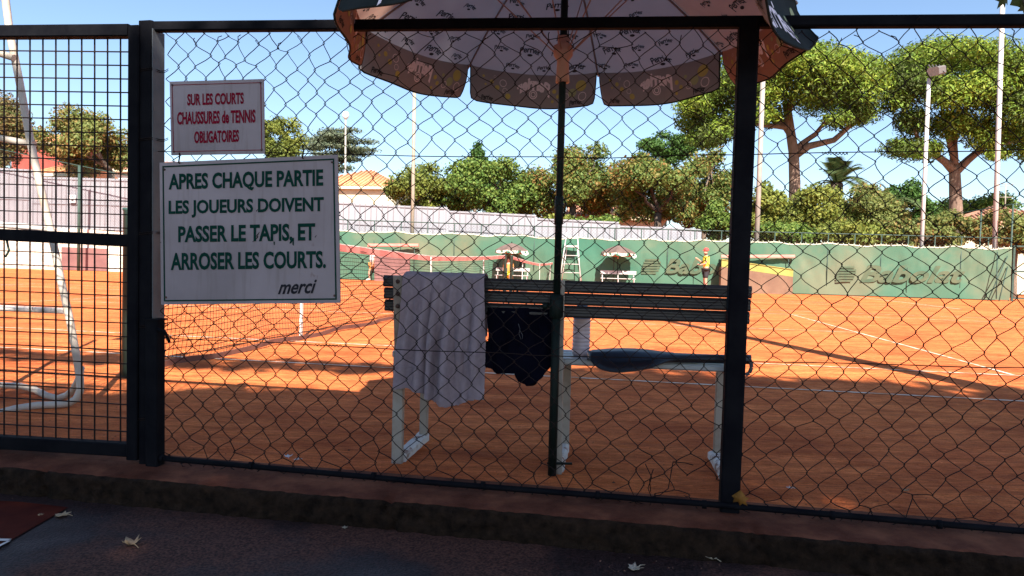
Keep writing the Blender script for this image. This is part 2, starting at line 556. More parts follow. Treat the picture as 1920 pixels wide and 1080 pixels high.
M['clubwall'] = pm('club_wall', (.62, .56, .52), (.68, .62, .58), 1, .9, .1, 20)
M['clubroof'] = pm('club_awning', (.22, .19, .17), (.26, .22, .2), 2, .85)

def translucent(name, amount):
    mt = M[name]
    n, l = mt.node_tree.nodes, mt.node_tree.links
    b = n['Principled BSDF']
    tr = n.new('ShaderNodeBsdfTranslucent')
    l.new(b.inputs['Base Color'].links[0].from_socket, tr.inputs['Color'])
    ms = n.new('ShaderNodeMixShader')
    ms.inputs[0].default_value = amount
    l.new(b.outputs[0], ms.inputs[1]); l.new(tr.outputs[0], ms.inputs[2])
    l.new(ms.outputs[0], n['Material Output'].inputs['Surface'])


translucent('umbin', .22)
translucent('umbglow', .3)
L = {}
L['pine'] = leafmat('pine_needles', [(0.091, 0.159, 0.020), (0.170, 0.252, 0.027), (0.256, 0.318, 0.034), (0.340, 0.358, 0.047)], .25, patch=(.065, .085, .02), pscale=.28)
L['dark'] = leafmat('leaf_dark', [(0.033, 0.078, 0.019), (0.058, 0.130, 0.026), (0.104, 0.182, 0.039)], .3)
L['green'] = leafmat('leaf_green', [(0.065, 0.130, 0.026), (0.130, 0.208, 0.039), (0.221, 0.273, 0.058)], .35)
L['olive'] = leafmat('leaf_olive', [(0.107, 0.148, 0.039), (0.181, 0.210, 0.058), (0.267, 0.284, 0.091)], .35, patch=(.26, .15, .05))
L['autumn'] = leafmat('leaf_turning', [(0.078, 0.138, 0.033), (0.146, 0.198, 0.046), (0.229, 0.239, 0.065)], .35, patch=(.27, .135, .04), pscale=.55, edge=(.54, .74))
L['rust'] = leafmat('leaf_rust', [(0.144, 0.120, 0.058), (0.240, 0.144, 0.054), (0.360, 0.168, 0.072)], .3, patch=(.09, .11, .03))
L['cedar'] = leafmat('leaf_cedar', [(0.066, 0.090, 0.054), (0.108, 0.132, 0.078), (0.156, 0.168, 0.102)], .2)
L['yellowish'] = leafmat('leaf_yellowish', [(0.141, 0.186, 0.036), (0.222, 0.244, 0.048), (0.323, 0.314, 0.060)], .35, patch=(.10, .13, .03))
L['palm'] = leafmat('palm_leaf', [(.05, .085, .03), (.08, .12, .04), (.14, .17, .07)], .3)
L['plane'] = leafmat('plane_leaf', [(.03, .055, .015), (.05, .075, .02), (.085, .085, .025)], .3)


# ------------------------------------------------------------------ lettering
def text_shape(s, shear=0.0, bold=0.012, res=3, gap=1.0):
    """the outline of a word as flat verts and faces, scaled into the unit square"""
    cu = bpy.data.curves.new('lettering', 'FONT')
    cu.body = s
    cu.shear = shear
    cu.offset = bold
    cu.resolution_u = res
    cu.space_character = gap
    o = bpy.data.objects.new('lettering_tmp', cu)
    COL.objects.link(o)
    bpy.context.view_layer.update()
    dg = bpy.context.evaluated_depsgraph_get()
    me = bpy.data.meshes.new_from_object(o.evaluated_get(dg))
    vs = [v.co.copy() for v in me.vertices]
    fs = [list(p.vertices) for p in me.polygons]
    bpy.data.objects.remove(o)
    bpy.data.curves.remove(cu)
    bpy.data.meshes.remove(me)
    x0, x1 = min(v.x for v in vs), max(v.x for v in vs)
    y0, y1 = min(v.y for v in vs), max(v.y for v in vs)
    return [((v.x - x0) / (x1 - x0), (v.y - y0) / (y1 - y0)) for v in vs], fs


def bil(q, u, v):
    """q = corners bottom-left, bottom-right, top-right, top-left"""
    return (q[0] * (1 - u) + q[1] * u) * (1 - v) + (q[3] * (1 - u) + q[2] * u) * v


def put_text(mb, shape, fn, mi=0):
    mb.add([fn(u, v) for (u, v) in shape[0]], shape[1], mi)


# ------------------------------------------------------------------ main layout lines
A = G(285, 868)                       # fence post beside the gate
B = G(1366, 958)                      # big fence post on the right
FEN = Plane(A, B)
N1, N2 = G(250, 705), G(945, 556)     # posts of the near net
nd = V((N2.x - N1.x, N2.y - N1.y, 0)).normalized()
sdv = V((nd.y, -nd.x, 0))             # along the sidelines, to the right
FAR = Plane(G(1890, 566), G(1400, 548.5))   # far boundary of the courts
FAR.dir = sdv.copy(); FAR.n = nd.copy()
FAR.a = V((G(1400, 548.5).x, G(1400, 548.5).y, 0))

# ------------------------------------------------------------------ ground
PZ = -0.095
mb = MB(); mb.add([(-700, -60, -.10), (700, -60, -.10), (700, 1200, -.10), (-700, 1200, -.10)], [[0, 1, 2, 3]])
tag(mb.build('ground', M['earth']), kind='structure')


def fp(u, d, z):
    return FEN.sz(u, z, d)


def slab(u0, u1, d0, d1, z1, z0, name, mat, frame=FEN):
    q = MB()
    q.prism([frame.sz(u0, z1, d0), frame.sz(u1, z1, d0), frame.sz(u1, z1, d1), frame.sz(u0, z1, d1)], V((0, 0, z0 - z1)))
    return q.build(name, mat)


cl = MB()
cl.grid(lambda a, b: fp(-45 + 95 * a, .09 + 40 * b * b * (1 if b < 1 else 1), 0), 40, 40)
tag(cl.build('clay_court', M['clay']), kind='structure')
pv = MB(); pv.add([fp(-12, -.15, PZ), fp(14, -.15, PZ), fp(14, -9, PZ), fp(-12, -9, PZ)], [[0, 1, 2, 3]])
tag(pv.build('pavement', M['pave']), kind='structure')

# kerb: long uneven stone edging, a dusty top and a rough face
from mathutils import noise as mn
kb = MB()
NU = 760
KPROF = [(.10, .004, 0), (.05, .006, .002), (0, .004, .003), (-.06, .003, .004), (-.11, .002, .005), (-.155, 0.0, .007), (-.178, -.004, .008)]
KPROF += [(-.19 - .012 * k / 8, -.012 - .093 * k / 8, .013) for k in range(9)]
NK = len(KPROF)


def kerb_pt(i, j):
    u = -6 + 14.0 * i / NU
    d, z, amp = KPROF[j]
    crack = sum(math.exp(-((u - c - .02 * math.sin(z * 60)) / .010) ** 2) for c in (-.30, 1.02, 2.2, 3.1))
    q_ = V((u * 24, d * 30, z * 34))
    h = mn.noise(q_) + .6 * mn.noise(q_ * 2.3) + .4 * mn.noise(V((u * 3, 0, z * 9)))
    h2 = mn.noise(q_ * 1.3 + V((9, 9, 9)))
    return fp(u, d + amp * h + .022 * crack * (j > 5), z + amp * .45 * h2 - .014 * crack * (4 < j < 8))


vs = [kerb_pt(i, j) for i in range(NU + 1) for j in range(NK)]
f1 = [[i * NK + j, (i + 1) * NK + j, (i + 1) * NK + j + 1, i * NK + j + 1] for i in range(NU) for j in range(NK - 1)]
kb.add(vs, f1, 0, True)
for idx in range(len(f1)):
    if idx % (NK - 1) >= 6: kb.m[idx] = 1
tag(kb.build('kerb', [M['kerbtop'], M['kerb']]), kind='structure')

rp = MB()
rp.add([G(-160, 930, PZ + .004), G(40, 941, PZ + .004), G(128, 951, PZ + .004), G(0, 1024, PZ + .004), G(-160, 1110, PZ + .004)], [[0, 1, 2, 3, 4]])
tag(rp.build('red_paving', M['redpave']), kind='structure')
rl = MB()
rl.add([G(-160, 1008, PZ + .008), G(22, 1010, PZ + .008), G(20, 1014, PZ + .008), G(-160, 1013, PZ + .008)], [[0, 1, 2, 3]])
rl.add([G(22, 1010, PZ + .008), G(20, 1014, PZ + .008), G(-60, 1055, PZ + .008), G(-66, 1052, PZ + .008)], [[0, 1, 2, 3]])
tag(rl.build('paving_line', M['netwhite']), kind='structure')


# ------------------------------------------------------------------ court lines
def court_lines(n0, name):
    q = MB()
    o = V((n0.x, n0.y, 0.004))

    def ln(a0, b0, a1, b1, wd=.035):
        p0 = o + nd * a0 + sdv * b0
        p1 = o + nd * a1 + sdv * b1
        d = (p1 - p0).normalized(); s_ = V((d.y, -d.x, 0)) * wd / 2
        nseg = max(1, int((p1 - p0).length / 1.5))
        for k in range(nseg):
            x0 = p0.lerp(p1, k / nseg); x1 = p0.lerp(p1, (k + 1) / nseg)
            q.add([x0 - s_, x0 + s_, x1 + s_, x1 - s_], [[0, 1, 2, 3]])
    BL, SV = 11.885, 6.40
    for a in (.914, 2.285, 10.515, 11.886):
        ln(a, -BL, a, BL)
    for b in (-BL, BL):
        ln(.914, b, 11.886, b, .07)
    for b in (-SV, SV):
        ln(2.285 + .03, b, 10.515 - .03, b)
    ln(6.4, -SV + .03, 6.4, SV - .03)
    tag(q.build(name, M['line']), kind='structure')


court_lines(N1, 'court_lines')
N3 = N2 + nd * 1.1
court_lines(N3, 'court_lines')


# ------------------------------------------------------------------ nets
def make_net(a, label, tall_extra=0.0, length=None, near=False, seed=1):
    rg = random.Random(seed)
    root = thing('tennis_net', a, label, 'tennis net', 'nets across the clay courts')
    LN = length or 12.8
    a = V((a.x, a.y, 0))
    n = 160

    def top(t):
        return 1.07 - .156 * (1 - abs(2 * t - 1)) - .02 * math.sin(math.pi * ((2 * t) % 1))

    jit = [rg.uniform(-1, 1) for _ in range(400)]

    def pt(t, h):
        u = t * LN
        bulge = .05 * math.sin(math.pi * h) * math.sin(u * 1.7 + 1) + .012 * math.sin(u * 9 + h * 4)
        z = .03 + (top(t) - .03) * h + .012 * (1 - h) * math.sin(u * 4.1) * (h < .9) - .02 * math.sin(math.pi * h) * math.sin(u * 2.3 + h * 3)
        return a + nd * u + sdv * bulge + V((0, 0, max(.015, z)))
    mesh = MB()
    nv = 280
    ww = .0060 if near else .0048
    for i in range(nv + 1):
        t = i / nv
        pts = [pt(t, h) for h in (0, .25, .5, .75, 1)]
        for k in range(4):
            s_ = nd * ww / 2
            mesh.add([pts[k] - s_, pts[k] + s_, pts[k + 1] + s_, pts[k + 1] - s_], [[0, 1, 2, 3]])
    for j in range(20):
        h = j / 20
        for i in range(n):
            p0, p1 = pt(i / n, h), pt((i + 1) / n, h)
            z_ = V((0, 0, ww / 2))
            mesh.add([p0 - z_, p1 - z_, p1 + z_, p0 + z_], [[0, 1, 2, 3]])
    mesh.build('netting', M['netcord'], root, fix=False)
    tp = MB()
    for i in range(40):
        t0, t1 = i / 40, (i + 1) / 40
        p0, p1 = pt(t0, 1), pt(t1, 1)
        tp.bar(p0 - V((0, 0, .03)), p1 - V((0, 0, .03)), .018, .075)
        tp.bar(p0 + V((0, 0, .012)), p1 + V((0, 0, .012)), .02, .012, mi=1)
    tp.build('tape', [M['nettape'], M['netwhite']], root)
    bt = MB()
    for i in range(60):
        p0, p1 = pt(i / 60, 0), pt((i + 1) / 60, 0)
        bt.bar(p0, p1, .012, .04)
    bt.build('bottom_band', M['netband'], root)
    for t in (0, 1):
        p = a + nd * (t * LN + (-.04 if t == 0 else .04))
        q = MB()
        q.lathe(p, [(0.0, 0), (.045, 0), (.045, 1.08), (.05, 1.085), (.05, 1.1), (.0, 1.1)], 12)
        q.bar(p + V((0, 0, .55)) + sdv * .05, p + V((0, 0, .75)) + sdv * .05, .03, .02, up=sdv)
        q.build('post', M['netpost'], root)
    cs = MB(); c0, c1 = pt(.5, 0), pt(.5, 1)
    cs.bar(c0 + sdv * .014, c1 + sdv * .014, .05, .012, up=sdv)
    cs.build('centre_strap', M['netwhite'], root)
    for t in (2.285 / 12.8, 1 - 2.285 / 12.8):
        q = MB(); p = pt(t, 0)
        q.bar(V((p.x, p.y, 0)) - sdv * .04, V((p.x, p.y, top(t) + .02)) - sdv * .04, .035, .02, up=sdv)
        q.build('singles_stick', M['netwhite'], root)
    return root


LNET = (V((N2.x, N2.y, 0)) - V((N1.x, N1.y, 0))).length
make_net(N1, 'tennis net with faded red tape running away behind the green lettered sign', length=LNET, seed=3, near=True)
make_net(N3, 'small distant tennis net hanging between green posts beyond the near court', length=12.6, seed=8)

# ------------------------------------------------------------------ chain link fence in front
fen = thing('chain_link_fence', A, 'dark chain link fence with square posts standing on the kerb in front of the bench', 'fence')
NRM = -FEN.n                                     # towards the camera


def fpx(px, py, d=0.0):
    return FEN.at(px, py, d)


q = MB(); q.bar(fpx(1366, 962, 0), fpx(1404, 36, 0), .062, .062, up=NRM, cham=.006)
q.build('post', M['fence'], fen)
q = MB()
post_b, post_t = fpx(283, 874), fpx(283, 44)
q.bar(post_b, post_t, .058, .07, up=NRM, cham=.006)
q.build('post', M['fence'], fen)
q = MB(); off_ = FEN.dir * .0315; q.bar(post_b + off_, post_t + off_ - V((0, 0, .03)), .004, .066, up=NRM); q.build('post_side_strip', M['fenceside'], fen)  # lighter grey strip along the right face of the post
b2, t2 = fpx(291, 872, -.028), fpx(291, 600, -.028)
q = MB(); q.bar(b2, t2, .05, .05, up=NRM, cham=.004)
q.bar(t2, t2 + V((0, 0, .006)), .062, .062, up=NRM)
q.tube([t2 + NRM * .03 + FEN.dir * .03 - V((0, 0, .03)), t2 + NRM * .02 + FEN.dir * .055 - V((0, 0, .04)), t2 + FEN.dir * .06 - V((0, 0, .08))], .006, 6)
q.build('stub_post', M['fence'], fen)
tr0, tr1, tr2 = fpx(274, 51, -.01), fpx(1404, 42, -.01), fpx(2050, 39, -.01)
tr0.z += .0; ztop = tr0.z
q = MB()
q.bar(tr0, tr1, .034, .036, cham=.005); q.bar(tr1, tr2, .034, .036, cham=.005)
q.build('top_rail', M['fence'], fen)
q = MB()
q.tube([fpx(300, 859, -.035), fpx(800, 904, -.035), fpx(1352, 947, -.038), fpx(1920, 996, -.035), fpx(2150, 1016, -.035)], .0105, 8)
for px in (304, 470, 700, 905, 1120, 1320, 1560, 1760):
    c = fpx(px, 859 + (px - 303) * .0852, -.035)
    q.tube([c + FEN.dir * -.006, c + FEN.dir * .008], .0145, 8)
q.build('bottom_rail', M['fence'], fen)

# chain link: vertical zigzag wires hooked into their neighbours
rc = np.random.RandomState(11)
CW, CH = .083, .083
uA = FEN.u(A); U0_ = .045
zb, ncol, nrow = -.012, 86, 38
zt = 1.0
ztA, ztB = tr0.z - .02, tr1.z - .02
jx = rc.normal(0, .0042, (ncol + 3, nrow + 3)); jz = rc.normal(0, .0042, (ncol + 3, nrow + 3)); jy = rc.normal(0, .004, (ncol + 3, nrow + 3))
for c in range(ncol + 3):
    for r_ in range(nrow + 3):
        if r_ < 3:
            jx[c, r_] *= 2.4; jz[c, r_] *= 2.0
        if r_ > nrow - 4:
            jx[c, r_] *= 2.3; jz[c, r_] *= 2.0
# slow warps of the mesh
lowx = rc.normal(0, 1, (12, 8)); lowz = rc.normal(0, 1, (12, 8))


def low(arr, u, v):
    x, y = u * 10.9, v * 6.9
    i, j = int(x), int(y)
    fx, fy = x - i, y - j
    i2, j2 = min(i + 1, 11), min(j + 1, 7)
    return (arr[i, j] * (1 - fx) + arr[i2, j] * fx) * (1 - fy) + (arr[i, j2] * (1 - fx) + arr[i2, j2] * fx) * fy


def node(c, r_):
    u = U0_ + c * CW / 2
    f = r_ / nrow
    zt_ = ztA + (ztB - ztA) * (u / 2.05)
    wu, wv = min(max(c / (ncol + 1), 0), .999), min(max(f, 0), .999)
    z = zb + (zt_ - zb) * f + jz[c, r_] + .010 * low(lowz, wu, wv) * math.sin(math.pi * f)
    return FEN.sz(u + jx[c, r_] + .010 * low(lowx, wu, wv), z, -.012 + jy[c, r_])


wm = MB()
broken = {(k, r_) for k in (46, 47, 48, 49) for r_ in (1, 2, 3)} | {(52, 1), (44, 2), (50, 2)}
broken = {b for b in broken if (b[0] * 7 + b[1] * 3) % 4 != 0}
for k in range(ncol):
    pts = []
    runs = []
    for r_ in range(nrow + 1):
        c = k if (k + r_) % 2 == 0 else k + 1
        hook = .0025 if (k + r_) % 2 == 0 else -.0025
        p = node(c, r_)
        sgn = -1 if (k + r_) % 2 == 0 else 1
        if pts and (k, r_) in broken:
            if len(pts) > 2: runs.append(pts)
            pts = []
        pn = p + FEN.dir * (sgn * .0026)
        if pts:
            p0 = pts[-1]
            for s_ in (.12, .35, .65, .88):
                e = s_ * s_ * (3 - 2 * s_)
                sx = .55 * s_ + .45 * e
                base = p0.lerp(pn, s_)
                du = (pn - p0).dot(FEN.dir)
                bow = .004 * math.sin(s_ * math.pi) * math.sin(k * 1.3 + r_ * 2.1)
                pts.append(base + FEN.dir * (du * (sx - s_) + bow * .5) + V((0, 0, bow)))
        pts.append(pn - FEN.n * hook)
    if len(pts) > 2: runs.append(pts)
    for pts in runs:
        wm.tube(pts, .0016, 4, cap=False)
# curled cut ends at the rail and along the foot
for k in range(0, ncol):
    if rc.rand() < .55:
        p = node(k, nrow if (k + nrow) % 2 == 0 else nrow - 1)
        d = V((0, 0, 1)) * rc.uniform(.012, .03) + FEN.dir * rc.uniform(-.03, .03)
        wm.tube([p, p + d * .6 - FEN.n * .012, p + d], .0016, 4)
    if rc.rand() < .5:
        p = node(k, 0 if k % 2 == 0 else 1)
        d = V((0, 0, -1)) * rc.uniform(.0, .02) + FEN.dir * rc.uniform(-.03, .03)
        wm.tube([p, p + d * .6 - FEN.n * .015, p + d], .0016, 4)
# loose wires of the torn patch by the right post
for pl in ([(1262, 866), (1255, 905), (1253, 916), (1238, 928), (1205, 935)], [(1262, 866), (1285, 868), (1300, 872)],
           [(1210, 870), (1222, 895), (1215, 915), (1228, 950), (1235, 958)], [(1225, 880), (1218, 900), (1220, 922)]):
    wm.tube([fpx(x, y, .01) for x, y in pl], .0016, 4)
wm.build('wire_mesh', M['wire'], fen, fix=False)
for pts in ([(296, 283), (640, 290), (1100, 296), (1385, 290), (1920, 281), (2000, 280)], [(296, 632), (640, 650), (1000, 665), (1372, 677), (1920, 690), (2000, 692)]):
    q = MB()
    P_ = []
    for (a_, b_) in zip(pts[:-1], pts[1:]):
        for k in range(6):
            t = k / 6
            P_.append(fpx(a_[0] + (b_[0] - a_[0]) * t, a_[1] + (b_[1] - a_[1]) * t + 1.2 * math.sin(k + a_[0]), -.006))
    P_.append(fpx(pts[-1][0], pts[-1][1], -.006))
    q.tube(P_, .0017, 5)
    for cx in ((1090, 1130), (1540, 1590), (590, 640)):
        y0 = [p[1] for p in pts if p[0] <= cx[0]][-1]
        i = [j for j, p in enumerate(pts) if p[0] <= cx[0]][-1]
        tt = (cx[0] - pts[i][0]) / (pts[i + 1][0] - pts[i][0])
        yy = pts[i][1] + (pts[i + 1][1] - pts[i][1]) * tt
        if (pts[0][1] < 400) == (cx[0] > 700):
            hp = []
            for k in range(26):
                u = k / 25
                c = fpx(cx[0] + (cx[1] - cx[0]) * u, yy + u * 1.0, -.006)
                hp.append(c + V((0, 0, .0042 * math.sin(k * 1.9))) + NRM * (.004 * math.cos(k * 1.9)))
            q.tube(hp, .0015, 4)
    q.build('tension_wire', M['wire'], fen)
for z in (.18, .52, .86, 1.2, 1.45):
    q = MB()
    base = post_b.lerp(post_t, z / 1.63)
    for dz in (0, .006):
        q.tube([base + FEN.dir * a + NRM * b2_ + V((0, 0, dz + a * .1)) for a, b2_ in ((-.031, .037), (.031, .038), (.034, -.01), (.05, -.012), (.075, .004))], .0015, 4)
    q.build('tie_wire', M['wire'], fen)

# ------------------------------------------------------------------ gate
gate = thing('mesh_gate', fpx(120, 850), 'dark metal gate of square welded wire grid left of the signs', 'gate')
gr, gl = 255, -560
q = MB(); q.bar(fpx(254, 860, -.02), fpx(258, 51, -.02), .046, .05, up=NRM, cham=.004); q.build('stile', M['fence'], gate)
q = MB(); q.bar(fpx(gl, 800, -.02), fpx(gl, 62, -.02), .046, .05, up=NRM, cham=.004); q.build('stile', M['fence'], gate)


def gline(y0, y255, px, d=-.02):
    return fpx(px, y0 + (y255 - y0) * px / 255.0, d)


for nm, y0, y1, hh in (('top_rail', 61, 59, .046), ('middle_rail', 440, 452, .046), ('bottom_rail', 828, 843, .05)):
    q = MB(); q.bar(gline(y0, y1, gl), gline(y0, y1, 246), .044, hh, cham=.004); q.build(nm, M['fence'], gate)
q = MB()
for px in np.arange(gl + 10, 246, 24.25):
    q.bar(gline(70, 72, px, -.012), gline(820, 836, px, -.012), .0042, .0042, up=NRM)
zt0 = gline(70, 72, 200).z; zb0 = gline(822, 838, 200).z
nz = 30
for k in range(1, nz):
    f = k / nz
    q.bar(gline(70 + (820 - 70) * f, 72 + (836 - 72) * f, gl, -.0165), gline(70 + (820 - 70) * f, 72 + (836 - 72) * f, 246, -.0165), .0042, .0042)
q.build('wire_grid', M['wire'], gate)


# ------------------------------------------------------------------ signs
def make_sign(name, corners, label, lines, border, cb, ink, bw, extra=None):
    d = -.022
    th = .005
    qd = [fpx(*p, d) for p in corners]                      # bl br tr tl in pixels, on the fence plane
    c = (qd[0] + qd[1] + qd[2] + qd[3]) / 4
    root = thing(name, c, label, 'sign')
    b = MB()
    b.prism(qd, FEN.n * th)
    b.build('board', M['signwhite'], root)
    bo = MB()
    (l, r, bt, tp), wd = border, bw
    W = (qd[1] - qd[0]).length; Hh = (qd[3] - qd[0]).length

    def f(u, v, e=.0015): return bil(qd, u, v) + NRM * e
    for (u0, v0, u1, v1) in ((l, bt, r, bt + wd / Hh), (l, tp - wd / Hh, r, tp), (l, bt + wd / Hh, l + wd / W, tp - wd / Hh), (r - wd / W, bt + wd / Hh, r, tp - wd / Hh)):
        bo.prism([f(u0, v0), f(u1, v0), f(u1, v1), f(u0, v1)], FEN.n * .0014)
    bo.build('border', cb, root)
    lt = MB()
    for (s, quad, sh, bold) in lines:
        shp = text_shape(s, sh, bold)
        tq = [fpx(*p, d - .0016) for p in quad]
        put_text(lt, shp, lambda u, v: bil(tq, u, v))
    if extra: extra(lt)
    lt.build('lettering', ink, root, fix=False)
    for (u, v) in ((.03, .05), (.97, .05), (.97, .95), (.03, .95)):
        sc = MB()
        p = bil(qd, u, v)
        sc.lathe(p, [(0.0, .0045), (.003, .004), (.0042, .001), (.0042, -.001)], 8, axis=NRM)
        sc.build('fixing', M['bolt'], root)
    return root


def lq(x0, x1, yt0, yb0, yt1, yb1):
    return [(x0, yb0), (x1, yb1), (x1, yt1), (x0, yt0)]


make_sign('notice_sign', [(321, 291), (496, 288), (494, 148), (318, 153)],
          'smaller white sign with red capitals about tennis shoes, mounted above the green lettered sign',
          [('SUR LES COURTS', lq(351, 457, 176, 198, 173, 195), 0, .034),
           ('CHAUSSURES de TENNIS', lq(332, 479, 210, 234, 205, 230), 0, .034),
           ('OBLIGATOIRES', lq(364, 448, 246, 269, 243, 266), 0, .034)],
          (.025, .975, .045, .955), M['signred'], M['signred'], .0022)


def drips(lt):
    for (x, y0, y1, w_) in ((549.5, 446, 461, 1.6), (514, 453, 460, 1.3)):
        lt.add([fpx(x - w_, y0, -.0237), fpx(x + w_, y0, -.0237), fpx(x + w_ * .8, y1, -.0237), fpx(x - w_ * .6, y1 - 2, -.0237)], [[0, 1, 2, 3]])


s2 = make_sign('notice_sign', [(302, 571), (638, 568), (633, 290), (299, 305)],
               'large white sign with green capitals and green border asking players to water the courts',
               [('APRES CHAQUE PARTIE', lq(316, 606, 326, 361, 317, 354), 0, .034),
                ('LES JOUEURS DOIVENT', lq(316, 607, 376, 409, 369, 404), 0, .034),
                ('PASSER LE TAPIS, ET', lq(334, 591, 424, 460, 418, 457), 0, .034),
                ('ARROSER LES COURTS.', lq(320, 611, 474, 507, 470, 503), 0, .034)],
               (.018, .982, .022, .975), M['signgreen'], M['signgreen'], .0052, drips)
lt = MB()
shp = text_shape('merci', .42, .022)
tq = [fpx(*p, -.0237) for p in lq(521, 594, 527, 552, 524, 550)]
put_text(lt, shp, lambda u, v: bil(tq, u, v))
o = lt.build('closing_word', M['signblack'], s2, fix=False)
for px, py in ((336, 293), (568, 284)):
    q = MB()
    q.tube([fpx(px, py - 12, -.012), fpx(px + 1, py, -.03), fpx(px - 1, py + 12, -.03), fpx(px + 2, py + 14, -.015)], .0028, 5)
    q.build('tie', M['wire'], s2)

# ------------------------------------------------------------------ bench
BL_, BR_ = G(745, 868), G(1352, 908)
BEN = Plane(BL_, BR_)
uM = BEN.u(G(1043, 888)); uR = BEN.u(BR_) + .028
SEATZ = .422


def make_bench(name, frame, us, label, mats, org, group, u0=None, u1=None):
    root = thing(name, org, label, 'bench', group)
    sl_, lg, ft = mats
    P = frame.sz
    # three hollow back slats
    for k, (zc) in enumerate((.720, .6715, .623)):
        dd = -.008 + .012 * k
        q = MB()
        hh, tt = .0455, .034
        prof = [(-tt / 2, -hh / 2 + .008), (-tt / 2 + .006, -hh / 2), (tt / 2 - .006, -hh / 2), (tt / 2, -hh / 2 + .008),
                (tt / 2, hh / 2 - .010), (tt / 2 - .008, hh / 2), (-tt / 2 + .010, hh / 2), (-tt / 2, hh / 2 - .010),
                (-tt / 2, .007), (-tt / 2 + .005, .004), (-tt / 2 + .005, -.004), (-tt / 2, -.007)]
        n = len(prof)
        vs = [P(u, zc + b, dd + .02 + a) for u in (u0, u1) for a, b in prof]
        fs = [[i, (i + 1) % n, n + (i + 1) % n, n + i] for i in range(n)] + [list(range(n))[::-1], list(range(n, 2 * n))]
        q.add(vs, fs)
        q.build('back_slat', sl_, root)
    for k in range(4):
        d0 = .075 + k * .082
        q = MB()
        q.bar(P(u0 + .02, SEATZ, d0 + .036), P(u1 - .02, SEATZ, d0 + .036), .072, .026, cham=.006)
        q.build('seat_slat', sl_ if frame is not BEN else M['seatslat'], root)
    for u in us:
        q = MB()
        q.bar(P(u, 0, .0), P(u - .008, .44, .022), .042, .03, up=-frame.n, cham=.003)
        q.bar(P(u - .008, .43, .022), P(u - .008, .742, -.008 - .012), .04, .014, up=-frame.n, cham=.003)
        q.build('rear_leg', lg, root)
        q = MB(); q.bar(P(u + .012, .03, .36), P(u + .012, .415, .36), .034, .03, up=-frame.n, cham=.003); q.build('front_leg', lg, root)
        q = MB(); q.bar(P(u + .0, .408, .03), P(u + .008, .408, .375), .034, .028, cham=.003); q.build('seat_bearer', lg, root)
        q = MB()
        rgf = random.Random(int(u * 100))
        vs, fs = [], []
        for i in range(9):
            t = i / 8
            c = P(u + .004 * t, .0, .02 + .36 * t)
            wv = .026 + rgf.uniform(-.003, .003)
            hv = .034 + rgf.uniform(-.005, .005)
            for (a, b) in ((-1, 0), (-1, .75), (-.6, 1), (.6, 1), (1, .75), (1, 0)):
                vs.append(c + frame.dir * a * wv + V((0, 0, b * hv)))
        for i in range(8):
            for k in range(6):
                fs.append([i * 6 + k, i * 6 + (k + 1) % 6, (i + 1) * 6 + (k + 1) % 6, (i + 1) * 6 + k])
        fs += [list(range(6)), list(range(48, 54))]
        q.add(vs, fs); q.build('foot_bar', ft, root)
        for z, dd in ((.720, -.02), (.6715, -.018), (.623, -.016)):
            q = MB()
            q.lathe(P(u - .008, z, dd - .003), [(0, .006), (.006, .005), (.009, .002), (.009, -.004)], 8, axis=-frame.n)
            q.build('bolt', M['bolt'], root)
    return root


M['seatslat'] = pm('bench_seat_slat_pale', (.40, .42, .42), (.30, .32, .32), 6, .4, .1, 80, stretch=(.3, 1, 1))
UB0, UB1 = BEN.u(BEN.at(719, 520)), BEN.u(BEN.at(1410, 540))
make_bench('park_bench', BEN, (0.0, uM, uR), 'grey green slatted bench with cream legs behind the chain link fence under the parasol',
           (M['benchslat'], M['benchleg'], M['benchfoot']), BL_, None, UB0, UB1)

# ------------------------------------------------------------------ towel over the back rest
TW = 46
tu0, tu1 = BEN.u(BEN.at(762, 520)), BEN.u(BEN.at(911, 520))
ub0, ub1 = BEN.u(BEN.at(739, 735)), BEN.u(BEN.at(911, 750))
ZT = .747 + .006


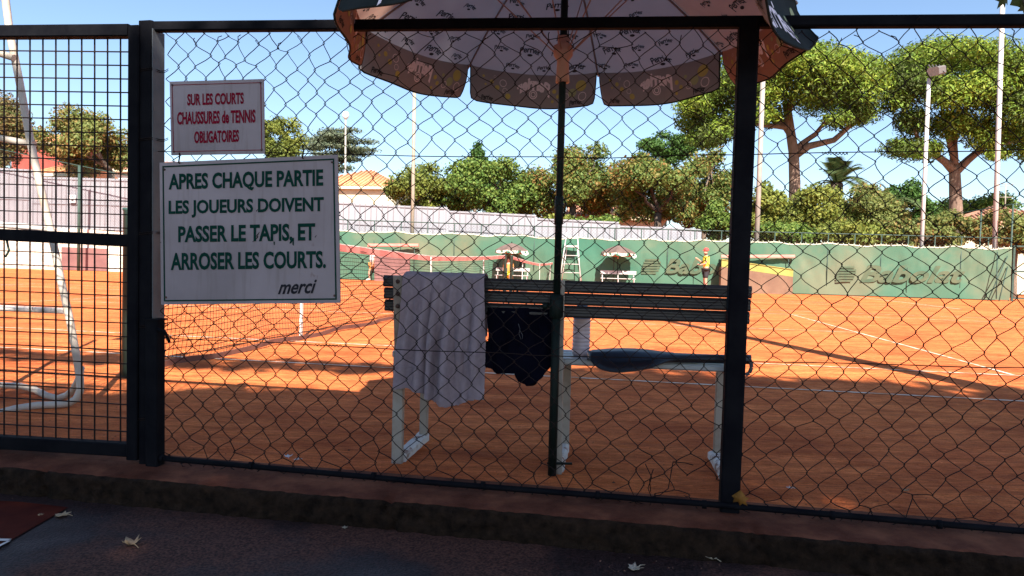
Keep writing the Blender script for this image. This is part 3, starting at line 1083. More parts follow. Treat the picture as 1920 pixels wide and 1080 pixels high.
def towel_pt(a, b):
    # b: 0 = front hem, .22 = over the slat, 1 = rear hem towards the fence
    ph = a + .05 * mn.noise(V((a * 2, b * 2.2, 1))) + .06 * (b - .4) * (a - .5)
    fold = 0
    for (c_, w_, h_) in ((.10, .055, .4), (.27, .045, 1.0), (.40, .04, .6), (.60, .06, .95), (.76, .05, .4), (.95, .06, .6)):
        x_ = (ph - c_) / (w_ * (1 + .5 * mn.noise(V((c_ * 9, b * 1.5, 4)))))
        fold += h_ * (1 + .6 * mn.noise(V((c_ * 7, b * 2.5, 8)))) * math.exp(-x_ * x_)
    fold += .7 * mn.noise(V((a * 6, b * 2.2, 3))) + .35 * mn.noise(V((a * 13, b * 3.5, 6))) - .4
    fuzz = .05 * mn.noise(V((a * 60, b * 110, 0)))
    fold += fuzz
    if b < .22:
        t = 1 - b / .22
        z = ZT - .012 - t * .23
        d = .054 + .012 * fold * t
        u = tu0 + (tu1 - tu0) * a
        if t < .12:
            k = t / .12
            z = ZT - .012 * k * k; d = .012 + .042 * k
        return BEN.sz(u, z, d + .004)
    t = (b - .22) / .78
    if t < .05:
        k = t / .05
        z = ZT + .002 * math.sin(a * 20) - .014 * k * k
        d = .012 - .050 * k
        u = tu0 + (tu1 - tu0) * a
        return BEN.sz(u, z, d)
    k = (t - .05) / .95
    hem = .440 + .055 * (1 / (1 + math.exp(-(a - .5) * 9))) - .030 * max(0, a - .72) / .28 - .012 * math.sin(a * 9)
    z = ZT - .014 - hem * k
    uu = (tu0 + (tu1 - tu0) * a) * (1 - k ** 1.4) + (ub0 + (ub1 - ub0) * a) * k ** 1.4
    amp = .015 + .046 * min(1, k * 1.8)
    rib = 0
    for hb in (.80, .84, .965):
        rib += -.0032 * math.exp(-((k - hb) / .009) ** 2)
    d = -.046 - amp * fold - .012 * k + rib
    uu += .006 * math.cos(a * 17 + .6) * k
    return BEN.sz(uu, z, d)


q = MB(); q.grid(towel_pt, 130, 220)
tow = q.build('towel', M['towel'])
tag(tow, 'pale lilac white towel hanging over the bench back', 'towel')
so_ = tow.modifiers.new('thickness', 'SOLIDIFY'); so_.thickness = .007; so_.offset = 1

# ------------------------------------------------------------------ dark garment hung below the back slats
prof_b = [(908, 646), (909, 688), (921, 694), (935, 701), (950, 701), (966, 700), (969, 716), (980, 722), (992, 726), (1004, 719), (1016, 708), (1029, 690), (1040, 684)]


def gar_edge(a):
    x = 908 + a * 132
    for (x0, y0), (x1, y1) in zip(prof_b[1:-1], prof_b[2:]):
        if x0 <= x <= x1:
            return y0 + (y1 - y0) * (x - x0) / (x1 - x0)
    return prof_b[1][1]


def garment_pt(a, b):
    yb = gar_edge(a)
    y = 578 + (yb - 578) * b
    x = 908 + a * 132
    if y < 645: x = 914 + a * 126
    p = BEN.at(x, y, 0)
    fold = math.sin(a * 15 + 3 * b) * .6 + math.sin(a * 27 - 5 * b) * .35 + math.sin(b * 9 + a * 4) * .35
    return p + BEN.n * (.035 - .018 * b - .010 * fold * (.3 + b))


def shell(fn, nu, nv, th, name, mat, parent=None):
    q = MB(); q.grid(fn, nu, nv)
    o = q.build(name, mat, parent)
    s_ = o.modifiers.new('thickness', 'SOLIDIFY'); s_.thickness = th; s_.offset = 0
    return o


gm = shell(garment_pt, 60, 50, .03, 'dark_shorts', M['navy'])
tag(gm, 'dark navy clothing hanging under the bench back beside the towel', 'clothing')
q = MB()
for pts in ([(972, 607), (975, 617), (973, 626), (977, 636)], [(975, 620), (980, 628), (979, 636)]):
    q.tube([BEN.at(x, y, -.012) for x, y in pts], .0013, 5)
o = q.build('drawstring', M['strap'], gm)

# ------------------------------------------------------------------ bottle on the seat
pb = BEN.at(1089, 664, .19)
pb.z = SEATZ + .0135
bt = thing('water_bottle', pb, 'milky ribbed water bottle with blue cap standing on the bench seat', 'bottle')
q = MB()
pr = [(.0, 0), (.028, 0), (.034, .006)]
z = .012
while z < .145:
    pr += [(.0355, z), (.0365, z + .004), (.0355, z + .009), (.0335, z + .012)]
    z += .0155
pr += [(.0355, .150), (.034, .160), (.028, .172), (.018, .182), (.015, .186), (.0, .186)]
q.lathe(pb, pr, 24); q.build('bottle_body', M['bottle'], bt)
q = MB(); q.lathe(pb, [(.0355, .153), (.0372, .155), (.0372, .168), (.030, .178), (.022, .186), (.022, .205), (.018, .209), (0, .209)], 24)
q.build('cap', M['cap'], bt)

# ------------------------------------------------------------------ racket cover lying on the seat
c0 = BEN.sz(BEN.u(BEN.at(1102, 685, .05)), SEATZ + .014, .115)
u_h0 = BEN.u(BEN.at(1100, 684, .06)); u_h1 = BEN.u(BEN.at(1414, 686, .06))
RL = u_h1 - u_h0
rc_root = thing('racket_cover', BEN.sz(u_h0, SEATZ + .014, .12), 'black and blue tennis racket cover lying on the bench seat', 'racket cover')


def half_w(t):
    """half width of the cover along its length, head first"""
    if t < .54:
        x = (t - .27) / .27
        hw = .132 * math.sqrt(max(0, 1 - abs(x) ** 2.3))
        if t > .27: hw = max(hw, .03)
        if t > .36:
            k = (t - .36) / .18; k = k * k * (3 - 2 * k)
            hw = (.132 * math.sqrt(max(0, 1 - abs((.36 - .27) / .27) ** 2.3))) * (1 - k) + .052 * k
        return hw
    k = min(1, (t - .54) / .2)
    return .052 * (1 - k) + .021 * k if t < .985 else .021 * math.sqrt(max(0, 1 - ((t - .985) / .015) ** 2))


def cover_pt(t, s_, top):
    hw = half_w(t)
    th = (.018 + .010 * math.exp(-((t - .25) / .2) ** 2)) * (1 if t < .9 else 1.1)
    ed = max(0.0, 1 - abs(s_) ** 3.2) ** .55
    droop = -.060 * max(0, -(s_ * hw) - .05) / .08 * max(0, 1 - t * 1.6)
    z = SEATZ + .014 + .016 + droop + (th * ed if top else -.016 * ed) + .006 * (t - .3)
    return BEN.sz(u_h0 + RL * t, z, .066 + s_ * hw + .05 * t)


q = MB()
nt_, ns_ = 70, 20
for top in (True, False):
    q.grid(lambda a, b: cover_pt(.0015 + .997 * a, math.sin((b - .5) * math.pi), top), nt_, ns_)
cv = q.build('cover_shell', M['vinyl'], rc_root)
q = MB()


def inset_pt(a, b):
    t = .03 + .50 * a
    p = cover_pt(t, (b * 2 - 1) * .80, True)
    return p + V((0, 0, .0012))


q.grid(inset_pt, 40, 14); q.build('side_panel', M['vinyl2'], rc_root)
q = MB()
for sd_ in (-1, 1):
    q.tube([cover_pt(.003 + .994 * i / 60, sd_, True) for i in range(61)], .0035, 6)
q.build('piping', M['vinyl'], rc_root)
q = MB()
e0 = cover_pt(.97, 0, True) - V((0, 0, .01))
lp = [e0 + BEN.dir * x - BEN.n * y + V((0, 0, z)) for x, y, z in ((-.02, .02, .0), (.012, .022, -.012), (.016, .024, -.035), (.008, .026, -.056), (-.006, .026, -.064), (-.022, .026, -.058), (-.032, .024, -.040), (-.036, .02, -.018), (-.035, .015, .0))]
for a_, b_ in zip(lp[:-1], lp[1:]):
    q.bar(a_, b_, .014, .003, up=BEN.n)
q.build('carry_strap', M['strap'], rc_root)

# ------------------------------------------------------------------ the parasol
PB = G(1035, 891)
PTOP = PY(1058, 25, PB.y)                    # a point high on the pole
PDIR = (PTOP - PB).normalized()
CANR, ZR, ZAP = .825, 1.722, 2.07
ROT = R(6.0)                                  # first panel centre, clockwise from straight ahead seen from above is negative
SHAPES = {}
SHAPES['bold'] = text_shape('Perrier', 0, .05, 2, .95)
SHAPES['word'] = text_shape('Perrier', 0, .022, 2, .92)


def canopy_frame(base, pdir):
    ax = pdir.normalized()
    x = (V((1, 0, 0)) - ax * ax.x).normalized()
    y = ax.cross(x)
    return ax, x, y


def can_pt(base, fr, k, u, v, lift=0.0, scale=1.0):
    """point on panel k: u across -1..1, v 0 apex .. 1 rim"""
    ax, x, y = fr
    a0 = math.pi / 2 + ROT - k * math.pi / 4
    al, ar = a0 + math.pi / 8, a0 - math.pi / 8

    def rib(a, v):
        r = CANR * v
        h = ZAP - (ZAP - ZR) * (.45 * v + .55 * v ** 2)
        return base + (x * (math.cos(a) * r) + y * (math.sin(a) * r)) * scale + ax * h * (scale if scale != 1 else 1)
    pl, pr_ = rib(al, v), rib(ar, v)
    p = pl.lerp(pr_, (u + 1) / 2)
    return p - ax * (.030 * v * (1 - u * u)) * scale + ax * lift


FLAPH = .15


def flap_pt(base, fr, k, u, h, lift=0.0, scale=1.0):
    """point on the hanging flap of panel k: h 0 at the rim, 1 at the bottom"""
    ax, x, y = fr
    a0 = math.pi / 2 + ROT - k * math.pi / 4
    out = x * math.cos(a0) + y * math.sin(a0)
    wv = random.Random(k * 7 + 1).uniform(.0, .05)
    p = can_pt(base, fr, k, u * (1 - .015 * h), .985, -.001, scale)
    if k == 3: p = p - ax * (.07 * h * (1 - u * u)) * scale + out * .03 * h * scale
    round_ = 1 - .10 * max(0, (abs(u) - .86) / .14) ** 2 * h
    tx = .012 * math.sin(u * 5 + k) * h
    return p - ax * (FLAPH * h * round_) * scale + out * ((.02 + wv) * h * h * (1.0) + tx + lift) * scale


def pan_xy(base, fr, k, a, b, lift):
    """a metres to the right of the panel centre seen from inside, b metres up from the rim"""
    Ls = math.hypot(CANR * math.cos(math.pi / 8), ZAP - ZR)
    W = 2 * CANR * math.sin(math.pi / 8)
    if b < 0:
        return flap_pt(base, fr, k, max(-1, min(1, a / (W / 2))), min(1, -b / FLAPH), lift)
    v = 1 - b / Ls
    return can_pt(base, fr, k, a / (W * v / 2), v, lift)


def disc(n=14):
    return [(0.5 + .5 * math.cos(2 * math.pi * i / n), .5 + .5 * math.sin(2 * math.pi * i / n)) for i in range(n)], [list(range(n))]


def ringshape(n=18, th=.14):
    vs = [(.5 + r * math.cos(2 * math.pi * i / n), .5 + r * math.sin(2 * math.pi * i / n)) for r in (.5, .5 - th) for i in range(n)]
    return vs, [[i, (i + 1) % n, n + (i + 1) % n, n + i] for i in range(n)]


def make_parasol(name, base, pdir, label, prints=True, group='parasols beside the courts', scale=1.0, tilt=None):
    root = thing(name, base, label, 'parasol', group)
    fr = canopy_frame(base, pdir)
    ax = fr[0]
    pole_base, pole_ax = V(base), ax
    if tilt:
        piv = V(base) + ax * 1.66
        fr = canopy_frame(base, (ax + V(tilt[0])).normalized())
        ax = fr[0]
        base = piv - ax * 1.66 + V(tilt[1])
    q = MB()
    for k in range(8):
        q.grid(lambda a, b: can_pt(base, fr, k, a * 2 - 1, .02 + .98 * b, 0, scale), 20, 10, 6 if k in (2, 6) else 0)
        if not prints: q.grid(lambda a, b: can_pt(base, fr, k, a * 2 - 1, .02 + .98 * b, .006, scale), 20, 10, 1)
    if prints:
        prr = random.Random(21)
        for k in range(8):
            W = 2 * CANR * math.sin(math.pi / 8)
            Ls = math.hypot(CANR * math.cos(math.pi / 8), ZAP - ZR)
            row = 0
            b = .045
            while b < Ls * .8:
                wid = W * (1 - b / Ls)
                nn = max(1, int(wid / .125))
                for i in range(nn):
                    a = (i + .5 + (.25 if row % 2 else -.2)) * wid / nn - wid / 2
                    big = .098 if (i + row * 2 + k) % 3 == 0 else .066
                    if abs(a) + big / 2 > wid / 2 - .01: continue
                    hh = big * .34
                    rot = prr.uniform(-.12, .12)

                    def f(u, v, a=a, b=b, big=big, hh=hh, rot=rot):
                        X = (u - .5) * big
                        Y = v * hh - .62 * X * X / big
                        return pan_xy(base, fr, k, a + X + rot * Y * .2, b + Y + rot * X, -.0022)
                    put_text(q, SHAPES['word'], f, 2)
                    rs = disc(10)
                    put_text(q, rs, lambda u, v: pan_xy(base, fr, k, a + (u - .5) * big * .26, b - .20 * big + v * big * .14, -.0022), 2)
                b += .082
                row += 1
    q.build('canopy', [M['umbin'], M['umbout'], M['umbdark'], M['umbdark'], M['umbdark'], M['umbdark'], M['umbglow']] if prints else [M['umbfarin'], M['umbfarout'], M['umbdark'], M['umbdark'], M['umbdark'], M['umbdark'], M['umbfarin']], root, fix=False)
    for k in range(8):
        q = MB()
        q.grid(lambda a, b: flap_pt(base, fr, k, (a * 2 - 1) * .975, b, 0, scale), 26, 5, 0)
        q.grid(lambda a, b: flap_pt(base, fr, k, (a * 2 - 1) * .975, b, .005, scale), 26, 5, 1)
        rim = [flap_pt(base, fr, k, -.975, h, .0025, scale) for h in (0, .3, .6, .85)] + [flap_pt(base, fr, k, u, 1, .0025, scale) for u in np.linspace(-.96, .96, 24)] + [flap_pt(base, fr, k, .975, h, .0025, scale) for h in (.85, .6, .3, 0)]
        q.tube(rim, .0042 * scale, 5, 1)
        if prints:
            W = 2 * CANR * math.sin(math.pi / 8)

            def word(cx, cy, wd, ht, mirror, mi, arc, lift):
                def f(u, v):
                    X = (u - .5) * wd
                    Y = (v - .5) * ht - arc * X * X / wd
                    return flap_pt(base, fr, k, (cx + (-X if mirror else X)) / (W / 2), (-(cy + Y)) / FLAPH, lift)
                put_text(q, SHAPES['bold' if mirror else 'word'], f, mi)

            def blob(cx, cy, d, mi, shape, lift):
                put_text(q, shape, lambda u, v: flap_pt(base, fr, k, (cx + (u - .5) * d) / (W / 2), -(cy + (v - .5) * d) / FLAPH, lift), mi)
            word(.0, -.042, .165, .062, True, 3, .8, -.002)
            blob(0, -.092, .042, 3, ringshape(18, .10), -.002)
            blob(0, -.092, .026, 3, ringshape(14, .16), -.002)
            word(-.225, -.126, .058, .024, False, 2, .5, -.002)
            word(.215, -.126, .058, .024, False, 2, .5, -.002)
            bub = [(-.245, -.035, .012), (-.205, -.055, .020), (-.178, -.078, .022), (-.235, -.07, .010), (-.125, -.112, .026), (.105, -.075, .020), (.125, -.098, .018), (.10, -.12, .014), (.235, -.055, .052)]
            for i, (cx, cy, d) in enumerate(bub):
                blob(cx, cy, d, 4 if i % 4 else 4, disc(16), -.002)
            for (cx, cy, d) in ((.195, -.085, .040), (.15, -.06, .016)):
                blob(cx, cy, d, 5, disc(14), -.0016)
            for (cx, cy, d) in ((-.15, -.055, .034), (-.14, -.088, .024), (.245, -.105, .040), (-.19, -.03, .012), (.165, -.10, .03)):
                blob(cx, cy, d, 3, ringshape(18, .07), -.0024)
            # printed outside
            def f2(u, v):
                X = (u - .5) * .20
                return flap_pt(base, fr, k, -X / (W / 2), (.5 - (v - .5) * .5 + .9 * X * X / .20 * 6), .0072)
            put_text(q, SHAPES['word'], f2, 3)
            for (cx, cy, d) in bub:
                blob(-cx, cy, d * .8, 5, disc(12), .0072)
        q.build('flap', [M['umbglow'] if k in (2, 6) else M['umbflap'], M['umbout'], M['umbdark'], M['umbpink'], M['umbyel'], M['umbgrn']] if prints else [M['umbfarin'], M['umbfarflap']], root, fix=False)
    zrun = 1.60 if prints else 1.55
    for k in range(8):
        a0 = math.pi / 2 + ROT - k * math.pi / 4 + math.pi / 8
        q = MB()
        q.tube([can_pt(base, fr, k, -1, v, -.009, scale) for v in np.linspace(.03, 1.0, 12)], .0045 * scale, 6)
        o = q.build('rib', M['umbrib'], root)
        q = MB()
        q.tube([pole_base + pole_ax * zrun * scale + (fr[1] * math.cos(a0) + fr[2] * math.sin(a0)) * .035 * scale, can_pt(base, fr, k, -1, .48, -.012, scale)], .0026 * scale, 5)
        q.build('stretcher', M['umbplas'], o)
    base, ax = pole_base, pole_ax
    q = MB()
    z0 = zrun - .115
    q.lathe(base, [(.016 * scale, (z0 + 0) * scale), (.026 * scale, (z0) * scale), (.024 * scale, (z0 + .03) * scale), (.022 * scale, (z0 + .08) * scale), (.036 * scale, (z0 + .10) * scale), (.036 * scale, (z0 + .135) * scale), (.022 * scale, (z0 + .14) * scale), (.022 * scale, (z0 + .17) * scale), (.014 * scale, (z0 + .172) * scale)], 16, axis=ax)
    q.build('runner', M['umbplas'], root)
    q = MB()
    q.tube([base + ax * .62, base + ax * (ZAP + .03) * scale], .0135 if scale == 1 else .018, 12)
    q.lathe(base, [(.0, ZAP * scale), (.035 * scale, ZAP * scale), (.03 * scale, (ZAP + .03) * scale), (.012 * scale, (ZAP + .07) * scale), (0, (ZAP + .075) * scale)], 12, axis=ax)
    q.build('upper_pole', M['pole'], root)
    q = MB()
    q.tube([base, base + ax * .68], .0165, 12)
    if prints:
        q.lathe(base, [(.019, .60), (.026, .605), (.026, .685), (.016, .69)], 14, axis=ax)
        sx = fr[1]
        q.tube([base + ax * .645 - sx * .045, base + ax * .645 + sx * .01], .006, 8)
        q.lathe(base + ax * .645 - sx * .045, [(0, -.012), (.013, -.010), (.013, .006), (0, .01)], 10, axis=-sx)
        q.tube([base + ax * .045 - sx * .02, base + ax * .047 + sx * .075], .005, 6)
    q.build('lower_pole', M['pole'], root)
    if prints:
        q = MB()
        q.lathe(base, [(.0135, .955), (.017, .958), (.017, 1.05), (.0135, 1.06)], 12, axis=ax)
        q.tube([base + ax * .985 + fr[1] * .018, base + ax * 1.03 + fr[1] * .026, base + ax * 1.05 + fr[1] * .018], .003, 6)
        q.build('pole_joint', M['pole'], root)
    return root


M['umbfarin'] = pm('far_parasol_underside', (.40, .18, .12), (.46, .22, .15), 5, .85)
M['umbfarout'] = pm('far_parasol_top', (.10, .065, .055), (.15, .10, .085), 3, .85)
M['umbfarflap'] = pm('far_parasol_flap', (.02, .10, .06), (.62, .58, .5), 5.5, .8, lo=.47, hi=.53)
make_parasol('parasol', PB, PDIR, 'large drinks parasol with black outside and printed pale inside over the bench', tilt=((.006, -.010, 0), (-.012, 0, .004)))

# ------------------------------------------------------------------ umpire chair beside the gate
# white bent tube; the two side frames run from the ground up past the top of the picture
uc = G(150, 762)
UC = thing('umpire_chair', uc, 'white bent tube umpire chair beside the gate with dark chipped rungs', 'umpire chair')
PR = .0185
yd = uc.y


def up(px, py, dy=0.0): return PY(px, py, yd + dy)


leg = [up(-18, -160, .10), up(8, -20, .10), up(18, 60, .10), up(36, 150, .09), up(58, 270, .07), up(78, 360, .05), up(97, 440, .04), up(113, 520, .02), up(131, 600, 0), up(144, 670, -.01), up(150, 712, -.02)]
near = leg + [up(150, 733, -.025), up(143, 748, -.03), up(128, 757, -.04), up(105, 759, -.06), up(70, 760, -.09), up(30, 766, -.13), up(-60, 790, -.25), up(-160, 812, -.35)]
q = MB(); q.tube(near, PR, 12)
q.build('leg', M['umppipe'], UC)
rear = [up(152, 690, .00), up(148, 710, .04), up(139, 728, .10), up(126, 741, .14), up(108, 747, .16), up(88, 742, .2), up(66, 731, .24), up(40, 724, .26), up(0, 722, .28), up(-120, 722, .3)]
q = MB(); q.tube(rear, PR * .95, 12); q.build('runner', M['umppipe'], UC)
lleg = [p + V((-.62, .12, 0)) for p in leg] + [up(150, 745, -.02) + V((-.62, .12, 0))]
q = MB(); q.tube(lleg, PR, 12); q.build('leg', M['umppipe'], UC)
M['rung'] = pm('rung_chipped', (.60, .52, .48), (.12, .06, .045), 26, .55, .2, 60, lo=.60, hi=.66)
for (x0, y0, x1, y1, mt_) in ((-150, 52, 27, 109, 'umppipe'), (-150, 232, 64, 271, 'umppipe'), (-150, 410, 94, 429, 'rung'), (-150, 571, 122, 583, 'rung')):
    q = MB()
    q.tube([up(x0, y0, .2), up(x1, y1, .07 if y1 < 300 else .04)], PR * (1.0 if y1 < 300 else .9), 10)
    q.build('rung', M[mt_], UC)
q = MB()
q = MB(); q.tube([up(10, 434, .05), up(13, 452, .05), up(17, 470, .05), up(10, 482, .05)], .006, 6)
q.build('hook_rod', M['postdark'], UC)
hp = up(-40, -230, .2)
q = MB()
q.bar(hp + V((-.34, 0, 0)), hp + V((.1, 0, 0)), .36, .03)
q.build('seat', M['umppipe'], UC)

# ------------------------------------------------------------------ leaves and litter on the ground
LOBES = [(0, -.5), (.12, -.28), (.42, -.40), (.30, -.10), (.52, .10), (.26, .16), (.20, .34), (0, .52), (-.18, .30), (-.30, .18), (-.5, .06), (-.32, -.10), (-.40, -.38), (-.10, -.28)]


def leaf_obj(px, py, size, rot, mat, label, curl=.25, z=None, cat='fallen leaf', name='fallen_leaf', grp='dry leaves on the pavement'):
    c = G(px, py, PZ) if z is None else G(px, py, z)
    rg = random.Random(int(px * 3 + py))
    q = MB()
    vs = []
    for ring, s_ in enumerate((1, .55)):
        for (x, y) in LOBES:
            x, y = x * s_ * size * rg.uniform(.85, 1.15), y * s_ * size * rg.uniform(.85, 1.15)
            zz = .003 + curl * size * (x * x * 2.4 + y * y * 1.2) / (size * size) * rg.uniform(.6, 1.3)
            X = x * math.cos(rot) - y * math.sin(rot); Y = x * math.sin(rot) + y * math.cos(rot)
            vs.append(c + V((X, Y, zz)))
    vs.append(c + V((0, 0, .003)))
    n = len(LOBES)
    fs = [[i, (i + 1) % n, n + (i + 1) % n, n + i] for i in range(n)] + [[n + i, n + (i + 1) % n, 2 * n] for i in range(n)]
    q.add(vs, fs, 0, True)
    st = c + V((math.sin(rot), -math.cos(rot), 0)) * size * .5
    q.tube([c + V((0, 0, .004)), st + V((0, 0, .01)), st + V((math.sin(rot), -math.cos(rot), 0)) * size * .4 + V((0, 0, .006))], .0012, 4)
    o = q.build(name, mat)
    s_ = o.modifiers.new('thickness', 'SOLIDIFY'); s_.thickness = .0008
    return tag(o, label, cat, grp)


leaf_obj(245, 1022, .058, .9, M['dryleaf'], 'curled tan dry leaf alone in the middle of the damp pavement patch', .55)
leaf_obj(115, 968, .048, 1.4, M['dryleaf'], 'flat tan dry leaf at the corner of the red painted paving', .2)
leaf_obj(76, 967, .018, .3, M['dryleaf'], 'tiny tan leaf scrap lying on the red painted paving', .2)
leaf_obj(646, 991, .020, .3, M['paleleaf'], 'small pale leaf fragment close to the foot of the kerb', .3)
leaf_obj(1190, 1069, .048, 2.2, M['paleleaf'], 'pale cream leaf at the very bottom edge of the photo', .45)
leaf_obj(1332, 1049, .042, .7, M['paleleaf'], 'pale folded leaf below the big dark fence post', .6)
q = MB()
yc = fpx(1388, 934, -.05)
yl = [yc + FEN.dir * (x * .052) + V((0, 0, y * .05)) + NRM * (.012 * math.sin(5 * x)) for x, y in LOBES]
q.add(yl + [yc + NRM * .004], [[i, (i + 1) % 14, 14] for i in range(14)], 0, True)
o = q.build('yellow_leaf', M['yelleaf'])
o.modifiers.new('thickness', 'SOLIDIFY').thickness = .0008
tag(o, 'orange yellow leaf caught at the foot of the big dark fence post', 'fallen leaf')
leaf_obj(540, 858, .034, .4, M['paper'], 'crumpled white paper scrap on the clay left of the bench', .5, 0.002, 'paper scrap', 'paper_scrap', 'white scraps on the shaded clay')
leaf_obj(556, 864, .024, 1.9, M['paper'], 'smaller white scrap just beside the crumpled paper on the clay', .5, 0.002, 'paper scrap', 'paper_scrap', 'white scraps on the shaded clay')
leaf_obj(1480, 917, .022, 1.0, M['paper'], 'tiny pale crumb on the clay right of the dark post', .5, 0.002, 'paper scrap', 'paper_scrap', 'white scraps on the shaded clay')
leaf_obj(1698, 922, .024, 2.0, M['dryleaf'], 'small dry crumpled leaf on the shaded clay at the far right', .5, 0.002, 'fallen leaf', 'fallen_leaf', 'white scraps on the shaded clay')


# ------------------------------------------------------------------ far side of the courts
def fz(px, py, d=0.0):
    return FAR.at(px, py, d)


def fbase(px, d=0.0, z=0.0):
    """ground point of the far boundary plane (shifted d) seen in column px"""
    p = FAR.at(px, 520, d)
    return V((p.x, p.y, z))


def lerp_tab(tab, x):
    if x <= tab[0][0]: (x0, y0), (x1, y1) = tab[0], tab[1]
    elif x >= tab[-1][0]: (x0, y0), (x1, y1) = tab[-2], tab[-1]
    else:
        for (x0, y0), (x1, y1) in zip(tab[:-1], tab[1:]):
            if x0 <= x <= x1: break
    return y0 + (y1 - y0) * (x - x0) / (x1 - x0)


SCR = [(600, 432), (640, 433), (776, 437), (938, 441), (1040, 446), (1300, 451), (1410, 454), (1650, 460), (1895, 466)]
RAIL = [(-260, 228), (0, 280), (640, 412), (1000, 424), (1310, 432), (1640, 440), (1895, 447)]
cf = thing('court_fence', fbase(1250), 'long green windscreen fence along the far side of the clay courts with faded lettering', 'fence')
q = MB()


def scr_pt(a, b):
    px = 590 + 1305 * a
    t = fz(px, lerp_tab(SCR, px), -.03)
    sag = .035 * math.sin(a * 70) + .02 * math.sin(a * 173)
    g = fbase(px, -.03)
    bil_ = (.05 * math.sin(a * 61 + 2 * b) + .05 * mn.noise(V((a * 90, b * 3, 0))) + .03 * mn.noise(V((a * 260 + b * 20, b * 4, 5)))) * math.sin(b * math.pi)
    return V((g.x, g.y, .03 + (t.z + sag - .03) * b)) + FAR.n * bil_


q.grid(scr_pt, 420, 14); q.build('windscreen', M['screenA'], cf, fix=False)
q = MB()
q.grid(lambda a, b: scr_pt(a, .985 + .02 * b) - FAR.n * .012, 150, 1); 
for k in range(130):
    c_h = scr_pt((k + .5) / 130, .985) - FAR.n * .03
    q.tube([c_h, c_h + V((0, 0, .09)) + FAR.n * .05], .012, 4)
q.build('windscreen_hem', M['hem'], cf, fix=False)
q = MB()
for k in range(0, 27):
    px = 600 + k * 50
    if px > 1895: px = 1893
    g = fbase(px, 0)
    t = fz(px, lerp_tab(RAIL, px))
    q = MB(); q.tube([g, V((g.x, g.y, t.z))], .022, 6); q.build('post', M['postdark'], cf)
for px in (-120, 147, 300, 450):
    g = fbase(px, 0); t = fz(px, lerp_tab(RAIL, px))
    q = MB(); q.tube([g, V((g.x, g.y, t.z))], .07 if px == 147 else .03, 8); q.build('post', M['postdark'], cf)
q = MB()
q.tube([fz(x, y) for x, y in RAIL], .024, 6)
q.build('top_rail', M['postdark'], cf)


def mesh_bars(mb, p_bl, p_br, top_fn, step=.11, w_=.005):
    """straight diagonal wires of a chain link sheet in the vertical plane through p_bl and p_br; top_fn(s) gives z of the top"""
    L_ = (p_br - p_bl).length
    d = (p_br - p_bl).normalized()
    z0 = p_bl.z
    for sg in (1, -1):
        s = -6.0
        while s < L_ + 6:
            # wire x = s + sg*h ; find valid h range
            h0 = 0; h1 = 0
            hs = np.arange(0, 6, .1)
            ok = [h for h in hs if 0 <= s + sg * h <= L_ and z0 + h <= top_fn(s + sg * h)]
            if len(ok) > 1:
                a, b = ok[0], ok[-1]
                pa = p_bl + d * (s + sg * a) + V((0, 0, a)); pb_ = p_bl + d * (s + sg * b) + V((0, 0, b))
                o_ = (d * -sg + V((0, 0, 1))).normalized() * w_ / 2
                mb.add([pa - o_, pa + o_, pb_ + o_, pb_ - o_], [[0, 1, 2, 3]])
            s += step


for (xa, xb) in ((640, 1000), (1000, 1400), (1400, 1893)):
    q = MB()
    pa, pb_ = fbase(xa), fbase(xb)
    za, zb_ = fz(xa, lerp_tab(SCR, xa)).z - .05, fz(xb, lerp_tab(SCR, xb)).z - .05
    pa.z = min(za, zb_); pb_.z = pa.z
    ta, tb = fz(xa, lerp_tab(RAIL, xa)).z, fz(xb, lerp_tab(RAIL, xb)).z
    LL = (pb_ - pa).length
    mesh_bars(q, pa, pb_, lambda s: ta + (tb - ta) * s / LL, .13, .004)
    q.build('wire_mesh', M['netcord'], cf, fix=False)
q = MB()
pa, pb_ = fbase(-60), fbase(330)
pa.z = pb_.z = 2.2
ta, tb = fz(-60, lerp_tab(RAIL, -60)).z, fz(330, lerp_tab(RAIL, 330)).z
LL = (pb_ - pa).length
mesh_bars(q, pa, pb_, lambda s: ta + (tb - ta) * s / LL, .13, .006)
q.build('wire_mesh', M['netcord'], cf, fix=False)
# faded lettering on the screen
shp = text_shape('Babolat', .22, .03, 3)
for quad in ([(1612, 530), (1806, 531), (1812, 499), (1618, 497)], [(1246, 513), (1392, 516), (1396, 487), (1250, 485)]):
    q = MB()
    tq = [fz(x, y, -.10) for x, y in quad]
    put_text(q, shp, lambda u, v: bil(tq, u, v))
    x0, y0 = quad[0][0] - 44, (quad[0][1] + quad[3][1]) / 2
    for i, (dy, ln, sh) in enumerate(((-12, 26, 8), (-7, 32, 5), (-2, 34, 3), (3, 34, 1), (8, 33, 0), (13, 28, 0))):
        q.add([fz(x0 + sh, y0 + dy + 1.7, -.10), fz(x0 + sh + ln, y0 + dy + 2, -.10), fz(x0 + sh + ln, y0 + dy - 1.6, -.10), fz(x0 + sh, y0 + dy - 1.8, -.10)], [[0, 1, 2, 3]])
    q.build('faded_lettering', M['screentxt'], cf, fix=False)
q = MB()  # dark bars added in front to draw the brace shadows on the screen
for x0, y0, x1, y1 in ((1889, 480, 1852, 566), (1889, 500, 1873, 566), (1870, 472, 1868, 560)):
    a_, b_ = fz(x0, y0, -.12), fz(x1, y1, -.7)
    b_.z = max(b_.z, 0.0)
    q = MB(); q.tube([a_, b_], .02, 6); q.build('brace_shadow_bar', M['postdark'], cf)

